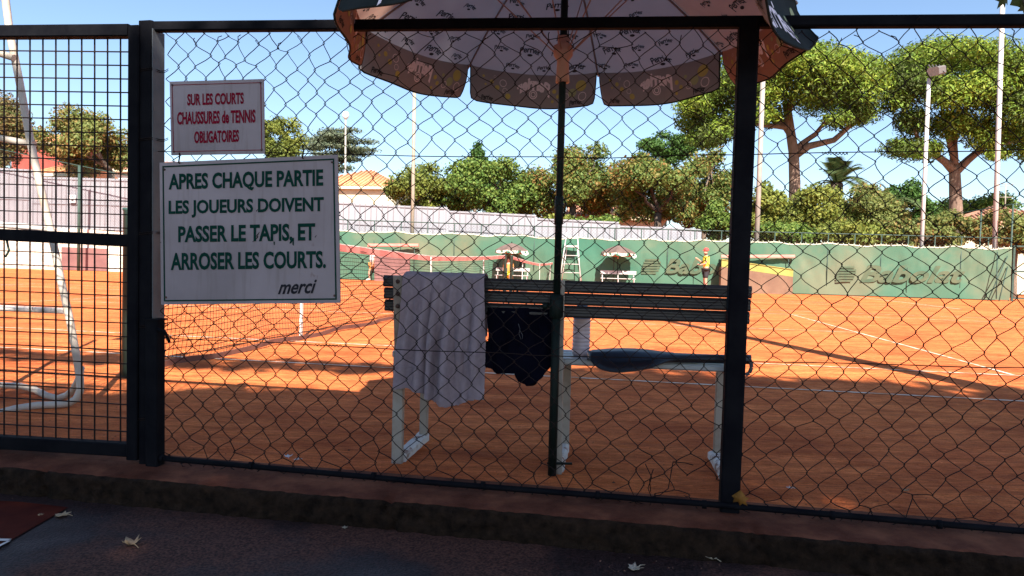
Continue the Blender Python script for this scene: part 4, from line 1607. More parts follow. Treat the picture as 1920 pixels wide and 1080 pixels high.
# tall chain link enclosure going away on the right
ef = thing('chain_link_fence', fbase(1893, .1), 'tall green framed chain link fence going away at the right behind the windscreen corner', 'fence')
c_ = fbase(1893, .1); HT = 3.75
q = MB()
for k in range(6):
    p = c_ + nd * k * 2.5
    q = MB(); q.tube([p, p + V((0, 0, HT))], .035, 6); q.build('post', M['postdark'], ef)
for z in (HT, HT * .55):
    q = MB(); q.tube([c_ + V((0, 0, z)), c_ + nd * 12.5 + V((0, 0, z))], .024, 6); q.build('rail', M['postdark'], ef)
q = MB()
q.tube([c_ + V((0, 0, HT)), c_ + sdv * 3 - nd * .3 + V((0, 0, HT + .12))], .024, 6)
q.build('rail', M['postdark'], ef)
q = MB(); mesh_bars(q, c_.copy(), c_ + nd * 12.5, lambda s: HT, .14, .004)
q.build('wire_mesh', M['netcord'], ef, fix=False)
# gate at the right edge
gt = thing('court_gate', fbase(1898), 'dark framed court gate at the right end of the green windscreen', 'gate')
q = MB()
g0, g1 = fbase(1899, -.05), fbase(1990, -.05)
for p in (g0, g1): q.bar(p, p + V((0, 0, 2.15)), .07, .07, up=nd)
for z in (.12, 1.15, 2.12): q.bar(g0 + V((0, 0, z)), g1 + V((0, 0, z)), .05, .06)
mid = g0.lerp(g1, .35); q.bar(mid + V((0, 0, .12)), mid + V((0, 0, 2.1)), .05, .05, up=nd)
q.build('gate_frame', M['postdark'], gt)
q = MB(); mesh_bars(q, g0 + V((0, 0, .1)), g1 + V((0, 0, .1)), lambda s: 2.1, .12, .004); q.build('wire_mesh', M['netcord'], gt, fix=False)

# ------------------------------------------------------------------ stone wall and panel fences
stone = bpy.data.materials.new('pale_stone_blocks'); stone.use_nodes = True
n, l = stone.node_tree.nodes, stone.node_tree.links
tc = n.new('ShaderNodeTexCoord'); mp = n.new('ShaderNodeMapping')
mp.inputs['Rotation'].default_value = (R(90), 0, 0)
br = n.new('ShaderNodeTexBrick'); br.inputs['Scale'].default_value = 1.0
br.inputs['Brick Width'].default_value = .75; br.inputs['Row Height'].default_value = .28; br.inputs['Mortar Size'].default_value = .012
br.inputs['Color1'].default_value = (.70, .62, .52, 1); br.inputs['Color2'].default_value = (.56, .49, .40, 1); br.inputs['Mortar'].default_value = (.33, .27, .2, 1)
nz_ = n.new('ShaderNodeTexNoise'); nz_.inputs['Scale'].default_value = 1.4
vm = n.new('ShaderNodeVectorMath'); vm.operation = 'MULTIPLY_ADD'; vm.inputs[1].default_value = (.25, .25, .12)
l.new(tc.outputs['Object'], nz_.inputs['Vector']); l.new(nz_.outputs['Color'], vm.inputs[0])
l.new(tc.outputs['Object'], mp.inputs['Vector']); l.new(mp.outputs['Vector'], vm.inputs[2])
l.new(vm.outputs['Vector'], br.inputs['Vector'])
bsd = n['Principled BSDF']; bsd.inputs['Roughness'].default_value = .95
l.new(br.outputs['Color'], bsd.inputs['Base Color'])
bp = n.new('ShaderNodeBump'); bp.inputs['Strength'].default_value = .6; bp.inputs['Distance'].default_value = .04
l.new(br.outputs['Color'], bp.inputs['Height']); l.new(bp.outputs[0], bsd.inputs['Normal'])

WD = 1.0
sw = thing('stone_wall', fbase(120, WD), 'low wall of pale rough stone blocks under the grey panel fence on the left', 'wall')
q = MB()
w0, w1 = fbase(-420, WD), fbase(1312, WD)


def wall_top(px):
    return lerp_tab([(-400, 2.15), (250, 2.05), (640, 1.7), (1312, 1.2)], px)


nn = 60
vs, fs = [], []
rw = random.Random(9)
for i in range(nn + 1):
    p = w0.lerp(w1, i / nn)
    px = -420 + 1732 * i / nn
    z = wall_top(px) + rw.uniform(-.04, .04)
    for (d, zz) in ((0, 0), (rw.uniform(-.02, .02), z * .5), (0, z), (.3, z), (.3, 0)):
        vs.append(p + FAR.n * d + V((0, 0, zz)))
for i in range(nn):
    for k in range(4):
        fs.append([i * 5 + k, (i + 1) * 5 + k, (i + 1) * 5 + k + 1, i * 5 + k + 1])
q.add(vs, fs); q.build('stone_face', stone, sw)


def panel_fence(segs, d, label, grp=None):
    root = thing('panel_fence', fbase(segs[0][0], d), label, 'fence', grp)
    for (xa, xb, ya, yb) in segs:
        q = MB()
        a, b = fbase(xa, d), fbase(xb, d)
        ta, tb = fz(xa, ya, d).z, fz(xb, yb, d).z
        za, zb_ = wall_top(xa) - .02, wall_top(xb) - .02
        LL = (b - a).length
        dr = (b - a).normalized()
        q.prism([V((a.x, a.y, za)), V((b.x, b.y, zb_)), V((b.x, b.y, tb)), V((a.x, a.y, ta))], FAR.n * .03)
        s = .02; i = 0
        while s < LL:
            f = s / LL
            p = a + dr * s - FAR.n * .012
            z0, z1 = za + (zb_ - za) * f, ta + (tb - ta) * f
            q.bar(p + V((0, 0, z0 + .01)), p + V((0, 0, z1 + .012)), .10 if i % 8 == 0 else .045, .022, up=FAR.n, mi=0 if i % 8 == 0 else 1)
            s += .27; i += 1
        for f_ in (.06, .48, .96):
            pa_ = V((a.x, a.y, za + (ta - za) * f_)) - FAR.n * .03; pb2 = V((b.x, b.y, zb_ + (tb - zb_) * f_)) - FAR.n * .03
            q.bar(pa_, pb2, .02, .035, mi=1)
        q.build('panel_section', [M['panel'], M['panelrib']], root)
        q = MB(); pp = a - FAR.n * .04
        q.bar(pp + V((0, 0, za)), pp + V((0, 0, ta + .05)), .12, .06, up=FAR.n)
        q.build('section_post', M['panel'], root)
    return root


pf = panel_fence([(-420, -180, 300, 312), (-180, 60, 306, 318), (60, 250, 331, 336), (250, 420, 344, 352)], WD + .1,
                 'grey corrugated panel fence with small number plate on the stone wall at left')
pl = fz(136, 373, WD - .04)
q = MB(); q.bar(pl - sdv * .16, pl + sdv * .16, .02, .38); o = q.build('number_plate', M['cwhite'], pf)
q = MB(); sh2 = text_shape('2', 0, .02)
tq = [fz(133, 377.5, WD - .055), fz(138.5, 377.5, WD - .055), fz(138.5, 368, WD - .055), fz(133, 368, WD - .055)]
put_text(q, sh2, lambda u, v: bil(tq, u, v)); q.build('number', M['signblack'], o, fix=False)
panel_fence([(420, 661, 368, 380), (661, 836, 382, 389), (837, 1002, 395, 403), (1002, 1157, 409, 416), (1157, 1243, 423, 426), (1243, 1312, 426, 430)], WD + .1,
            'pale stepped metal panel fence above the green windscreen in the middle distance')
bo = MB()
a_, b_ = fbase(115, WD - .12), fbase(200, WD - .12)
bo.prism([V((a_.x, a_.y, .02)), V((b_.x, b_.y, .02)), fz(200, 466, WD - .12), fz(115, 463, WD - .12)], FAR.n * .06)
tag(bo.build('backboard', M['redboard']), 'flat red brown board leaning on the stone wall beside the walker in blue', 'board')


# ------------------------------------------------------------------ poles
def pole(name, pts, r, mat, label, head=None):
    base = V((pts[0].x, pts[0].y, 0))
    root = thing(name, base, label, 'light pole', 'tall poles around the courts')
    q = MB(); q.tube([base] + pts[1:], [r] + [r * (.95 - .25 * i / len(pts)) for i in range(len(pts) - 1)], 12)
    q.build('shaft', mat, root)
    return root


def pole_px(name, x0, y0, x1, y1, d, wpx, mat, label):
    b, t = fz(x0, y0, d), fz(x1, y1, d)
    b0 = b + (b - t) * (b.z / (t.z - b.z))
    r = wpx * .36 * b.y / FPX
    return pole(name, [b0, t], r, mat, label), t


pole_px('light_pole', 773, 460, 778, 100, .7, 9.5, M['polebeige'], 'beige light pole rising from the windscreen up to the parasol edge')
pole_px('light_pole', 1419, 450, 1434, 60, .8, 13, M['galv'], 'grey light pole just right of the big dark fence post')
p4, t4 = pole_px('light_pole', 1728, 462, 1742, 147, .8, 10, M['polewhite'], 'white pole topped by a dark floodlight in front of the right pine')
q = MB()
hd = t4 + V((0, 0, .05))
q.bar(hd + V((-.05, -.35, .12)), hd + V((.5, .1, .32)), .42, .34, cham=.05)
for k in range(4): q.bar(hd + V((-.02 + .14 * k, -.35, .10)), hd + V((-.02 + .14 * k, .05, .5)), .02, .05)
q.build('floodlight', M['lamphead'], p4)
q = MB(); q.lathe(hd + V((-.06, -.1, .16)), [(0, .1), (.09, .06), (.1, 0), (.07, -.08), (0, -.1)], 10); q.build('lamp_lens', M['lamp'], p4)
pole_px('light_pole', 1865, 462, 1882, -60, .8, 12, M['polewhite'], 'tallest white pole running out of the top near the right edge')
p1, t1 = pole_px('street_lamp', 647, 440, 648, 222, 22, 5, M['galv'], 'thin street lamp with round globe above the orange roofed house')
q = MB(); q.lathe(t1, [(0, -.1), (.12, -.05), (.26, .15), (.27, .3), (.18, .48), (0, .55)], 12); q.build('lamp_globe', M['lamp'], p1)


# ------------------------------------------------------------------ houses
def house(name, px0, px1, d, ytop, yeave, ybot, label, wall, roof, hip=True, over=.35, depth=8, ridge=None, windows=()):
    a, b = fbase(px0, d), fbase(px1, d)
    dr = (b - a).normalized(); bk = V((-dr.y, dr.x, 0))
    W = (b - a).length
    ze = fz((px0 + px1) / 2, yeave, d).z
    zt_ = fz((px0 + px1) / 2, ytop, d).z
    root = thing(name, a, label, 'house')
    q = MB()
    q.prism([a, b, b + bk * depth, a + bk * depth], V((0, 0, ze)))
    q.build('wall', wall, root)
    q = MB()
    rz = zt_ + (zt_ - ze) * .2
    e = [a - dr * over - bk * over, b + dr * over - bk * over, b + dr * over + bk * (depth + over), a - dr * over + bk * (depth + over)]
    e = [p + V((0, 0, ze)) for p in e]
    ins = min(depth / 2, W / 2 - .3) if hip else -over
    r0 = a + bk * depth / 2 + dr * ins + V((0, 0, rz)); r1 = b + bk * depth / 2 - dr * ins + V((0, 0, rz))
    vs = e + [r0, r1]
    q.add(vs, [[0, 1, 5, 4], [2, 3, 4, 5], [1, 2, 5], [3, 0, 4], [3, 2, 1, 0]])
    # tile rows as real ridges running down the front slope
    nrow_ = int(W / .28)
    for i in range(nrow_ + 1):
        f = i / max(1, nrow_)
        bot = e[0].lerp(e[1], f)
        s = (bot - e[0]).length
        top_ = r0.lerp(r1, min(1, max(0, ((bot - a).dot(dr) - ins) / max(.01, W - 2 * ins))))
        k = 1.0
        x = (bot - a).dot(dr)
        if hip:
            if x < ins: k = max(.02, (x + over) / (ins + over))
            elif x > W - ins: k = max(.02, (W + over - x) / (ins + over))
        tgt = bot + (V((bot.x, bot.y, 0)) + bk * (depth / 2 + over) - V((bot.x, bot.y, 0))) * k + V((0, 0, (rz - ze) * k))
        q.tube([bot + V((0, 0, .03)), tgt + V((0, 0, .03))], .07, 5)
    o = q.build('roof', roof, root)
    q = MB()
    q.bar(e[0] + bk * .05 - V((0, 0, .09)), e[1] + bk * .05 - V((0, 0, .09)), .12, .16)
    q.build('eave_board', M['cream'], root)
    for (u, z0, ww, hh) in windows:
        q = MB(); c = a + dr * (u * W) - bk * .02
        q.bar(c + V((0, 0, z0)), c + V((0, 0, z0 + hh)), ww, .06, up=bk)
        wdw = q.build('window', M['shutter'], root)
        q = MB(); q.bar(c - bk * .04 + V((0, 0, z0 + .08)), c - bk * .04 + V((0, 0, z0 + hh - .08)), ww - .16, .04, up=bk)
        q.build('pane', M['glass'], wdw)
    return root


house('house', 560, 735, 14, 312, 350, 420, 'cream house with bright orange tiled hip roof behind the middle of the panel fence', M['cream'], M['terracotta'], True, windows=((.3, 2.6, 1.0, 1.4), (.75, 2.6, 1.0, 1.4)))
house('house', 1070, 1238, 9, 372, 407, 440, 'low white house with faded terracotta roof showing under the turning trees', M['white'], M['terracotta2'], False, windows=((.35, 1.2, .9, 1.1),))
house('house', 120, 420, 9, 292, 318, 360, 'long white house wall showing under the green tree on the left', M['white'], M['terracotta2'], False, windows=((.7, 3.2, .8, 1.0),))
house('house', 20, 116, 16, 240, 268, 330, 'red walled house with red roof peeping between the two left trees', M['redwall'], M['terracotta'], False)
house('shed', 82, 138, 4.5, 309, 326, 340, 'small shed with terracotta roof just above the grey panel fence', M['cream'], M['terracotta'], False, depth=3)
h4 = house('house', 1800, 2050, 16, 385, 424, 450, 'house with terracotta roof and aerial at the far right', M['cream'], M['terracotta2'], True)
q = MB()
an = fz(1884, 400, 17)
an2 = fz(1886, 345, 17)
q.tube([an, an2], .035, 5)
for f, ln in ((1.0, .9), (.93, .7), (.55, .8)):
    c = an.lerp(an2, f); q.tube([c - sdv * ln / 2, c + sdv * ln / 2], .02, 4)
q.build('aerial', M['galv'], h4)

# ------------------------------------------------------------------ trees
GR = np.random.RandomState(77)


def leaf_cloud(name, clumps, n, size, mat, parent, aspect=.5, up_bias=.25, seed=0, shell=.55, droop=0.0):
    """many small leaf faces spread through the volume of the given clumps [(x,y,z,rx,ry,rz)]"""
    rg = np.random.RandomState(seed)
    cl_ = np.array(clumps, dtype=float)
    wgt = (cl_[:, 3] * cl_[:, 4] * cl_[:, 5]) ** (2 / 3)
    idx = rg.choice(len(cl_), n, p=wgt / wgt.sum())
    d = rg.normal(size=(n, 3)); d /= np.linalg.norm(d, axis=1)[:, None]
    rad = rg.uniform(0, 1, n) ** shell * (1 + rg.normal(0, .07, n))
    rad = np.where(rg.rand(n) < .06, rad * rg.uniform(1.0, 1.25, n), rad)
    pos = cl_[idx, :3] + d * rad[:, None] * cl_[idx, 3:6]
    nrm = d * .8 + rg.normal(size=(n, 3)) * .7 + np.array([0, 0, up_bias])
    nrm /= np.linalg.norm(nrm, axis=1)[:, None]
    t = rg.normal(size=(n, 3)) + np.array([0, 0, -droop]); t -= nrm * (t * nrm).sum(1)[:, None]
    t /= np.linalg.norm(t, axis=1)[:, None]
    b = np.cross(nrm, t)
    sz = size * rg.uniform(.6, 1.35, n)
    L2 = (t * sz[:, None]) / 2; B2 = (b * (sz * aspect)[:, None]) / 2
    kink = nrm * (sz * .12)[:, None]
    q = np.stack([pos - L2, pos + B2 + kink, pos + L2, pos - B2 + kink], 1).reshape(-1, 3)
    org = ORG[parent.name] if parent else V((0, 0, 0))
    q = q - np.array([org.x, org.y, org.z])
    me = bpy.data.meshes.new(name)
    me.vertices.add(4 * n); me.loops.add(4 * n); me.polygons.add(n)
    me.vertices.foreach_set('co', q.ravel())
    me.loops.foreach_set('vertex_index', np.arange(4 * n))
    me.polygons.foreach_set('loop_start', np.arange(0, 4 * n, 4))
    me.materials.append(mat)
    me.update(calc_edges=True)
    o = bpy.data.objects.new(name, me)
    COL.objects.link(o)
    o.parent = parent
    ORG[o.name] = org
    return o


def limb(mb, p0, p1, r0, r1, seed, wob=.08, n=6):
    rg = random.Random(seed)
    L_ = (p1 - p0).length
    pts = [p0.lerp(p1, i / n) + V((rg.uniform(-1, 1), rg.uniform(-1, 1), rg.uniform(-.5, .5))) * wob * L_ * .3 * math.sin(math.pi * i / n) for i in range(n + 1)]
    mb.tube(pts, [r0 + (r1 - r0) * i / n for i in range(n + 1)], 8)
    return pts


def round_tree(px, py, hw, hh, d, mat, label, n=6000, size=.28, seed=1, trunk=None, bark='bark', group=None, nclump=26, name='tree', shape='round', cat='tree', flat=1.0):
    c = fz(px, py, d)
    sc = c.y / FPX
    rx, rz = hw * sc, hh * sc
    ry = rx * .85
    base = V((c.x, c.y, -.1))
    if trunk: base.x = fz(trunk, py, d).x
    root = thing(name, base, label, cat, group)
    rg = np.random.RandomState(seed)
    cl_ = []
    for i in range(nclump):
        v = rg.normal(size=3); v /= np.linalg.norm(v)
        rr = rg.uniform(.45, .95)
        k = rg.uniform(.24, .42)
        x, y, z = v[0] * rr * rx, v[1] * rr * ry, v[2] * rr * rz
        if shape == 'cone':
            f = (z / rz + 1) / 2
            x *= 1.15 - .95 * f; y *= 1.15 - .95 * f
            k *= 1.1 - .55 * f
        if shape == 'layer':
            z = round(z / rz * 2.5) / 2.5 * rz
            cl_.append((c.x + x, c.y + y, c.z + z, rx * k * 1.3, ry * k * 1.3, rz * .13))
        else:
            cl_.append((c.x + x, c.y + y, c.z + z, rx * k, ry * k, max(rz * k * flat, rx * k * .5)))
    leaf_cloud('crown', cl_, n, size, mat, root, .55, .3, seed)
    q = MB()
    fork = V((base.x, base.y, max(.6, c.z - rz * .75)))
    r0 = max(.09, rx * .07)
    limb(q, base, fork, r0 * 1.25, r0, seed, .05)
    for i in range(6):
        k = cl_[(i * 4) % len(cl_)]
        limb(q, fork, V(k[:3]), r0 * .6, r0 * .15, seed + i, .25)
    q.build('trunk', M[bark], root)
    return root


TG = 'broadleaf trees behind the court fences'
round_tree(2, 236, 72, 74, 10, L['rust'], 'rusty brown tree at the far left behind the umpire chair', 14949, 0.192, 1, group=TG)
round_tree(170, 274, 92, 60, 3.4, L['olive'], 'spreading olive green tree above the left panel fence behind the gate grid', 18400, 0.173, 2, group=TG, trunk=205)
round_tree(520, 262, 44, 46, 26, L['yellowish'], 'light yellow green tree right of the red lettered sign', 10350, 0.218, 3, group=TG)
round_tree(628, 280, 66, 44, 40, L['cedar'], 'grey green layered cedar behind the orange roofed house', 14949, 0.230, 4, shape='layer', nclump=40, group=TG)
round_tree(790, 362, 72, 50, 6, L['yellowish'], 'yellow green bushy tree right of the orange roofed house', 12649, 0.166, 6, group=TG)
round_tree(893, 322, 46, 52, 14, L['dark'], 'dark pointed evergreen rising behind the green trees left of the parasol pole', 11500, 0.192, 7, shape='cone', group=TG)
round_tree(930, 356, 90, 60, 5, L['green'], 'fresh green broad tree left of the parasol pole', 18400, 0.166, 8, group=TG)
round_tree(1068, 334, 92, 68, 5.5, L['autumn'], 'turning orange and green tree crossed by the parasol pole', 20700, 0.160, 9, trunk=1076, group=TG, bark='darkbark')
round_tree(1225, 348, 98, 68, 4.5, L['autumn'], 'turning tree with dark forked trunk above the faded terracotta roof', 20700, 0.160, 10, trunk=1236, group=TG, bark='darkbark')
round_tree(1325, 348, 64, 64, 7, L['autumn'], 'rust flecked tree touching the left side of the big dark post', 13799, 0.160, 11, group=TG)
round_tree(1250, 275, 62, 32, 30, L['dark'], 'dark evergreen top standing behind the turning trees under the pine', 10350, 0.230, 12, group=TG)
round_tree(1345, 420, 44, 34, 3, L['green'], 'small green bush under the rust flecked tree by the post', 8049, 0.141, 13, name='bush', cat='bush')
round_tree(985, 378, 70, 52, 8, L['green'], 'green tree filling the gap just left of the parasol pole', 12000, .17, 41, group=TG)
round_tree(1148, 368, 66, 58, 8, L['autumn'], 'olive tree between the two turning trees right of the parasol pole', 12000, .17, 42, group=TG)
round_tree(848, 378, 48, 44, 7, L['green'], 'small green tree between the yellow green bush and the fresh green tree', 8000, .17, 43, group=TG)
round_tree(1290, 372, 62, 54, 9, L['olive'], 'olive tree behind the rust flecked tree beside the dark post', 10000, .17, 44, group=TG)
round_tree(1120, 424, 60, 14, 2.6, L['green'], 'bright low green hedge below the turning trees', 4500, .15, 45, name='shrub', cat='shrub', group='shrubs above the windscreen')
round_tree(1478, 438, 66, 20, 2.6, L['green'], 'low green hedge plant right above the windscreen beside the big dark post', 5000, .15, 51, name='shrub', cat='shrub', group='shrubs above the windscreen')
round_tree(1592, 440, 74, 20, 2.6, L['yellowish'], 'low yellow green hedge plant right above the windscreen lettering', 5000, .15, 52, name='shrub', cat='shrub', group='shrubs above the windscreen')
round_tree(1690, 436, 50, 24, 2.6, L['olive'], 'low olive hedge plant left of the white floodlight pole foot', 4000, .15, 53, name='shrub', cat='shrub', group='shrubs above the windscreen')
round_tree(1442, 398, 64, 58, 6, L['yellowish'], 'yellow green shrub right beside the big dark post above the windscreen', 12649, 0.166, 14, name='shrub', cat='shrub', group='shrubs above the windscreen')
round_tree(1535, 404, 82, 52, 5, L['yellowish'], 'rounded yellow green shrub under the left pine trunk', 14949, 0.166, 15, name='shrub', cat='shrub', group='shrubs above the windscreen')
round_tree(1632, 402, 84, 56, 6, L['olive'], 'broad golden brown shrub below the big palm', 16099, 0.166, 16, name='shrub', cat='shrub', group='shrubs above the windscreen')
round_tree(1700, 392, 52, 44, 20, L['dark'], 'dark green tree left of the right pine trunk behind the dark palm', 10350, 0.218, 17, group=TG)
round_tree(1835, 398, 78, 34, 34, L['green'], 'hazy green tree far behind the right pine trunk', 10350, 0.256, 18, group=TG)
round_tree(1770, 436, 60, 36, 5, L['olive'], 'olive shrub inside the tall enclosure at the foot of the right pine', 10350, 0.160, 19, name='shrub', cat='shrub', group='shrubs above the windscreen')
round_tree(1905, 432, 66, 44, 6, L['olive'], 'olive shrub under the house roof at the far right', 11500, 0.160, 20, name='shrub', cat='shrub', group='shrubs above the windscreen')
round_tree(740, 408, 40, 26, 8, L['yellowish'], 'low yellow shrub in front of the cream house wall', 5750, 0.154, 23, name='shrub', cat='shrub', group='shrubs above the windscreen')
round_tree(1050, 420, 42, 16, 3.2, L['yellowish'], 'low yellow green shrub behind the fence at the parasol pole', 5060, 0.141, 24, name='shrub', cat='shrub', group='shrubs above the windscreen')


def pine(d, clumps, trunk, limbs, label, seed, n=75000, r=.42):
    c = fz(trunk[0][0], trunk[0][1], d)
    base = V((c.x, c.y, -.1))
    root = thing('pine_tree', base, label, 'pine tree', 'umbrella pines')
    rg = np.random.RandomState(seed)
    cl_ = []
    for (px, py, hx, hy) in clumps:
        for k in range(7):
            dy = rg.uniform(-4.5, 4.5) if k else rg.uniform(-4.5, -2)
            p = FAR.at(px + rg.uniform(-.5, .5) * hx, py + rg.uniform(-.45, .45) * hy, d + dy)
            sc = p.y / FPX
            f = rg.uniform(.62, .95)
            cl_.append((p.x, p.y, p.z, hx * sc * f, hx * sc * f, hy * sc * f * .85))
    leaf_cloud('crown', cl_, n, .30, L['pine'], root, .30, .5, seed, .4)
    q = MB()

    def pth(pp, dd=0): return [FAR.at(x, y, d + dd) for x, y in pp]
    tp = pth(trunk)
    b0 = V((tp[0].x, tp[0].y, -.1))
    q.tube([b0] + tp, [r * 1.1] + [r * (1 - .45 * i / len(tp)) for i in range(len(tp))], 12)
    for i, (pp, r0, r1) in enumerate(limbs):
        P_ = pth(pp, 0)
        P_ = [p + FAR.n * (((i % 3) - 1) * 1.2 * j / len(P_)) for j, p in enumerate(P_)]
        m_ = len(P_)
        q.tube(P_, [r0 + (r1 - r0) * j / (m_ - 1) for j in range(m_)], 8)
    q.build('trunk', M['pinebark'], root)
    return root


PD = 22
pine(PD, [(1480, 122, 85, 42), (1560, 128, 75, 42), (1405, 142, 75, 48), (1335, 185, 52, 42), (1302, 230, 38, 32), (1360, 235, 48, 34), (1450, 165, 68, 40), (1535, 175, 72, 42), (1605, 160, 55, 48), (1622, 205, 36, 30), (1330, 262, 38, 20), (1588, 225, 36, 20), (1640, 135, 34, 38), (1300, 195, 34, 30), (1440, 215, 40, 26), (1520, 105, 60, 26)],
     [(1490, 420), (1490, 340), (1488, 285), (1481, 240), (1474, 190)],
     [([(1490, 292), (1515, 275), (1560, 265), (1588, 240), (1606, 205)], .30, .10), ([(1488, 285), (1506, 268), (1530, 250), (1552, 222)], .26, .09),
      ([(1484, 255), (1466, 225), (1440, 205), (1400, 195)], .24, .08), ([(1480, 240), (1450, 238), (1410, 236), (1370, 225)], .2, .08), ([(1478, 215), (1488, 180), (1500, 150)], .2, .07)],
     'umbrella pine with reddish forked trunk right of the big dark post', 31)
pine(PD + 2, [(1738, 112, 62, 38), (1820, 112, 85, 34), (1905, 128, 82, 42), (1985, 165, 70, 60), (1702, 155, 42, 42), (1765, 170, 62, 42), (1850, 175, 70, 42), (1925, 195, 62, 46), (1702, 225, 38, 30), (1698, 282, 36, 24), (1728, 285, 38, 26), (1790, 232, 50, 32), (1852, 245, 42, 34), (1872, 285, 24, 16), (1925, 250, 42, 36), (1930, 290, 26, 18), (1680, 180, 30, 40)],
     [(1793, 430), (1792, 380), (1790, 325), (1789, 310)],
     [([(1790, 322), (1770, 305), (1742, 288), (1712, 262), (1700, 225)], .32, .1), ([(1792, 322), (1815, 300), (1845, 275), (1875, 245), (1905, 215)], .32, .1),
      ([(1789, 312), (1792, 270), (1800, 225), (1812, 180)], .30, .1), ([(1789, 300), (1770, 250), (1755, 200)], .22, .08), ([(1845, 275), (1890, 268), (1930, 262)], .15, .06)],
     'broad umbrella pine behind the two white poles at the right', 32, 82000, .46)


def palm(px, py, d, rpx, label, nf=16, seed=1, mat='palm', dark=False):
    c = fz(px, py, d)
    Rr = rpx * c.y / FPX
    base = V((c.x, c.y, -.1))
    root = thing('palm_tree', base, label, 'palm tree', 'palms between the pines')
    rg = random.Random(seed)
    q = MB()
    for i in range(nf):
        a = 2 * math.pi * i / nf + rg.uniform(-.25, .25)
        el = rg.uniform(.15, 1.25)
        h = V((math.cos(a), math.sin(a), 0))
        L_ = Rr * rg.uniform(.85, 1.1)
        pts = []
        for k in range(11):
            t = k / 10
            pts.append(c + h * (L_ * t * math.cos(el) * (1 - .1 * t)) + V((0, 0, L_ * (math.sin(el) * t - .62 * t * t * (.5 + .5 * math.cos(el))))))
        for k in range(10):
            d0 = pts[k + 1] - pts[k]
            sd_ = d0.cross(V((0, 0, 1)))
            if sd_.length < 1e-6: sd_ = V((1, 0, 0))
            sd_.normalize()
            up_ = sd_.cross(d0).normalized()
            for sgn in (-1, 1):
                for s2_ in (0, .33, .66):
                    p = pts[k] + d0 * s2_
                    tt = (k + s2_) / 10
                    ll = L_ * .30 * math.sin(math.pi * min(.97, .12 + .86 * tt)) ** .6
                    tip = p + sd_ * sgn * ll * .75 + d0.normalized() * ll * .6 - V((0, 0, ll * .25)) + up_ * ll * .2
                    wv = d0.normalized() * L_ * .020
                    q.add([p - wv, p + wv, tip], [[0, 1, 2]])
        q.tube(pts, [L_ * .014 * (1 - .8 * k / 10) + .004 for k in range(11)], 4)
    q.build('crown', L[mat], root, fix=False)
    q = MB()
    q.tube([base, base.lerp(c, .5), c], [Rr * .14, Rr * .11, Rr * .12], 10)
    q.build('trunk', M['bark'], root)
    return root


palm(1570, 344, 9, 86, 'green feather palm standing between the shrub tops below the left pine', 18, 5)
palm(1674, 378, 7, 70, 'dark low palm leaning over the golden shrub left of the white pole', 14, 9)
palm(795, 326, 30, 48, 'small distant palm beside the beige light pole', 16, 7)


# ------------------------------------------------------------------ people
def skel(name, pts, edges, mat, parent, sub=1):
    keys = list(pts)
    me = bpy.data.meshes.new(name)
    org = ORG[parent.name]
    me.from_pydata([(pts[k][0], pts[k][1], pts[k][2]) for k in keys], [(keys.index(a), keys.index(b)) for a, b in edges], [])
    o = bpy.data.objects.new(name + '_tmp', me)
    COL.objects.link(o)
    sk = o.modifiers.new('skin', 'SKIN')
    for i, k in enumerate(keys):
        me.skin_vertices[0].data[i].radius = (pts[k][3], pts[k][3] if len(pts[k]) < 5 else pts[k][4])
        me.skin_vertices[0].data[i].use_root = (i == 0)
    ss = o.modifiers.new('subdivision', 'SUBSURF'); ss.levels = sub; ss.render_levels = sub
    bpy.context.view_layer.update()
    dg = bpy.context.evaluated_depsgraph_get()
    m2 = bpy.data.meshes.new_from_object(o.evaluated_get(dg))
    bpy.data.objects.remove(o); bpy.data.meshes.remove(me)
    m2.name = name
    m2.materials.clear(); m2.materials.append(mat)
    m2.polygons.foreach_set('use_smooth', [True] * len(m2.polygons))
    r = bpy.data.objects.new(name, m2)
    COL.objects.link(r)
    r.parent = parent
    ORG[r.name] = org
    return r


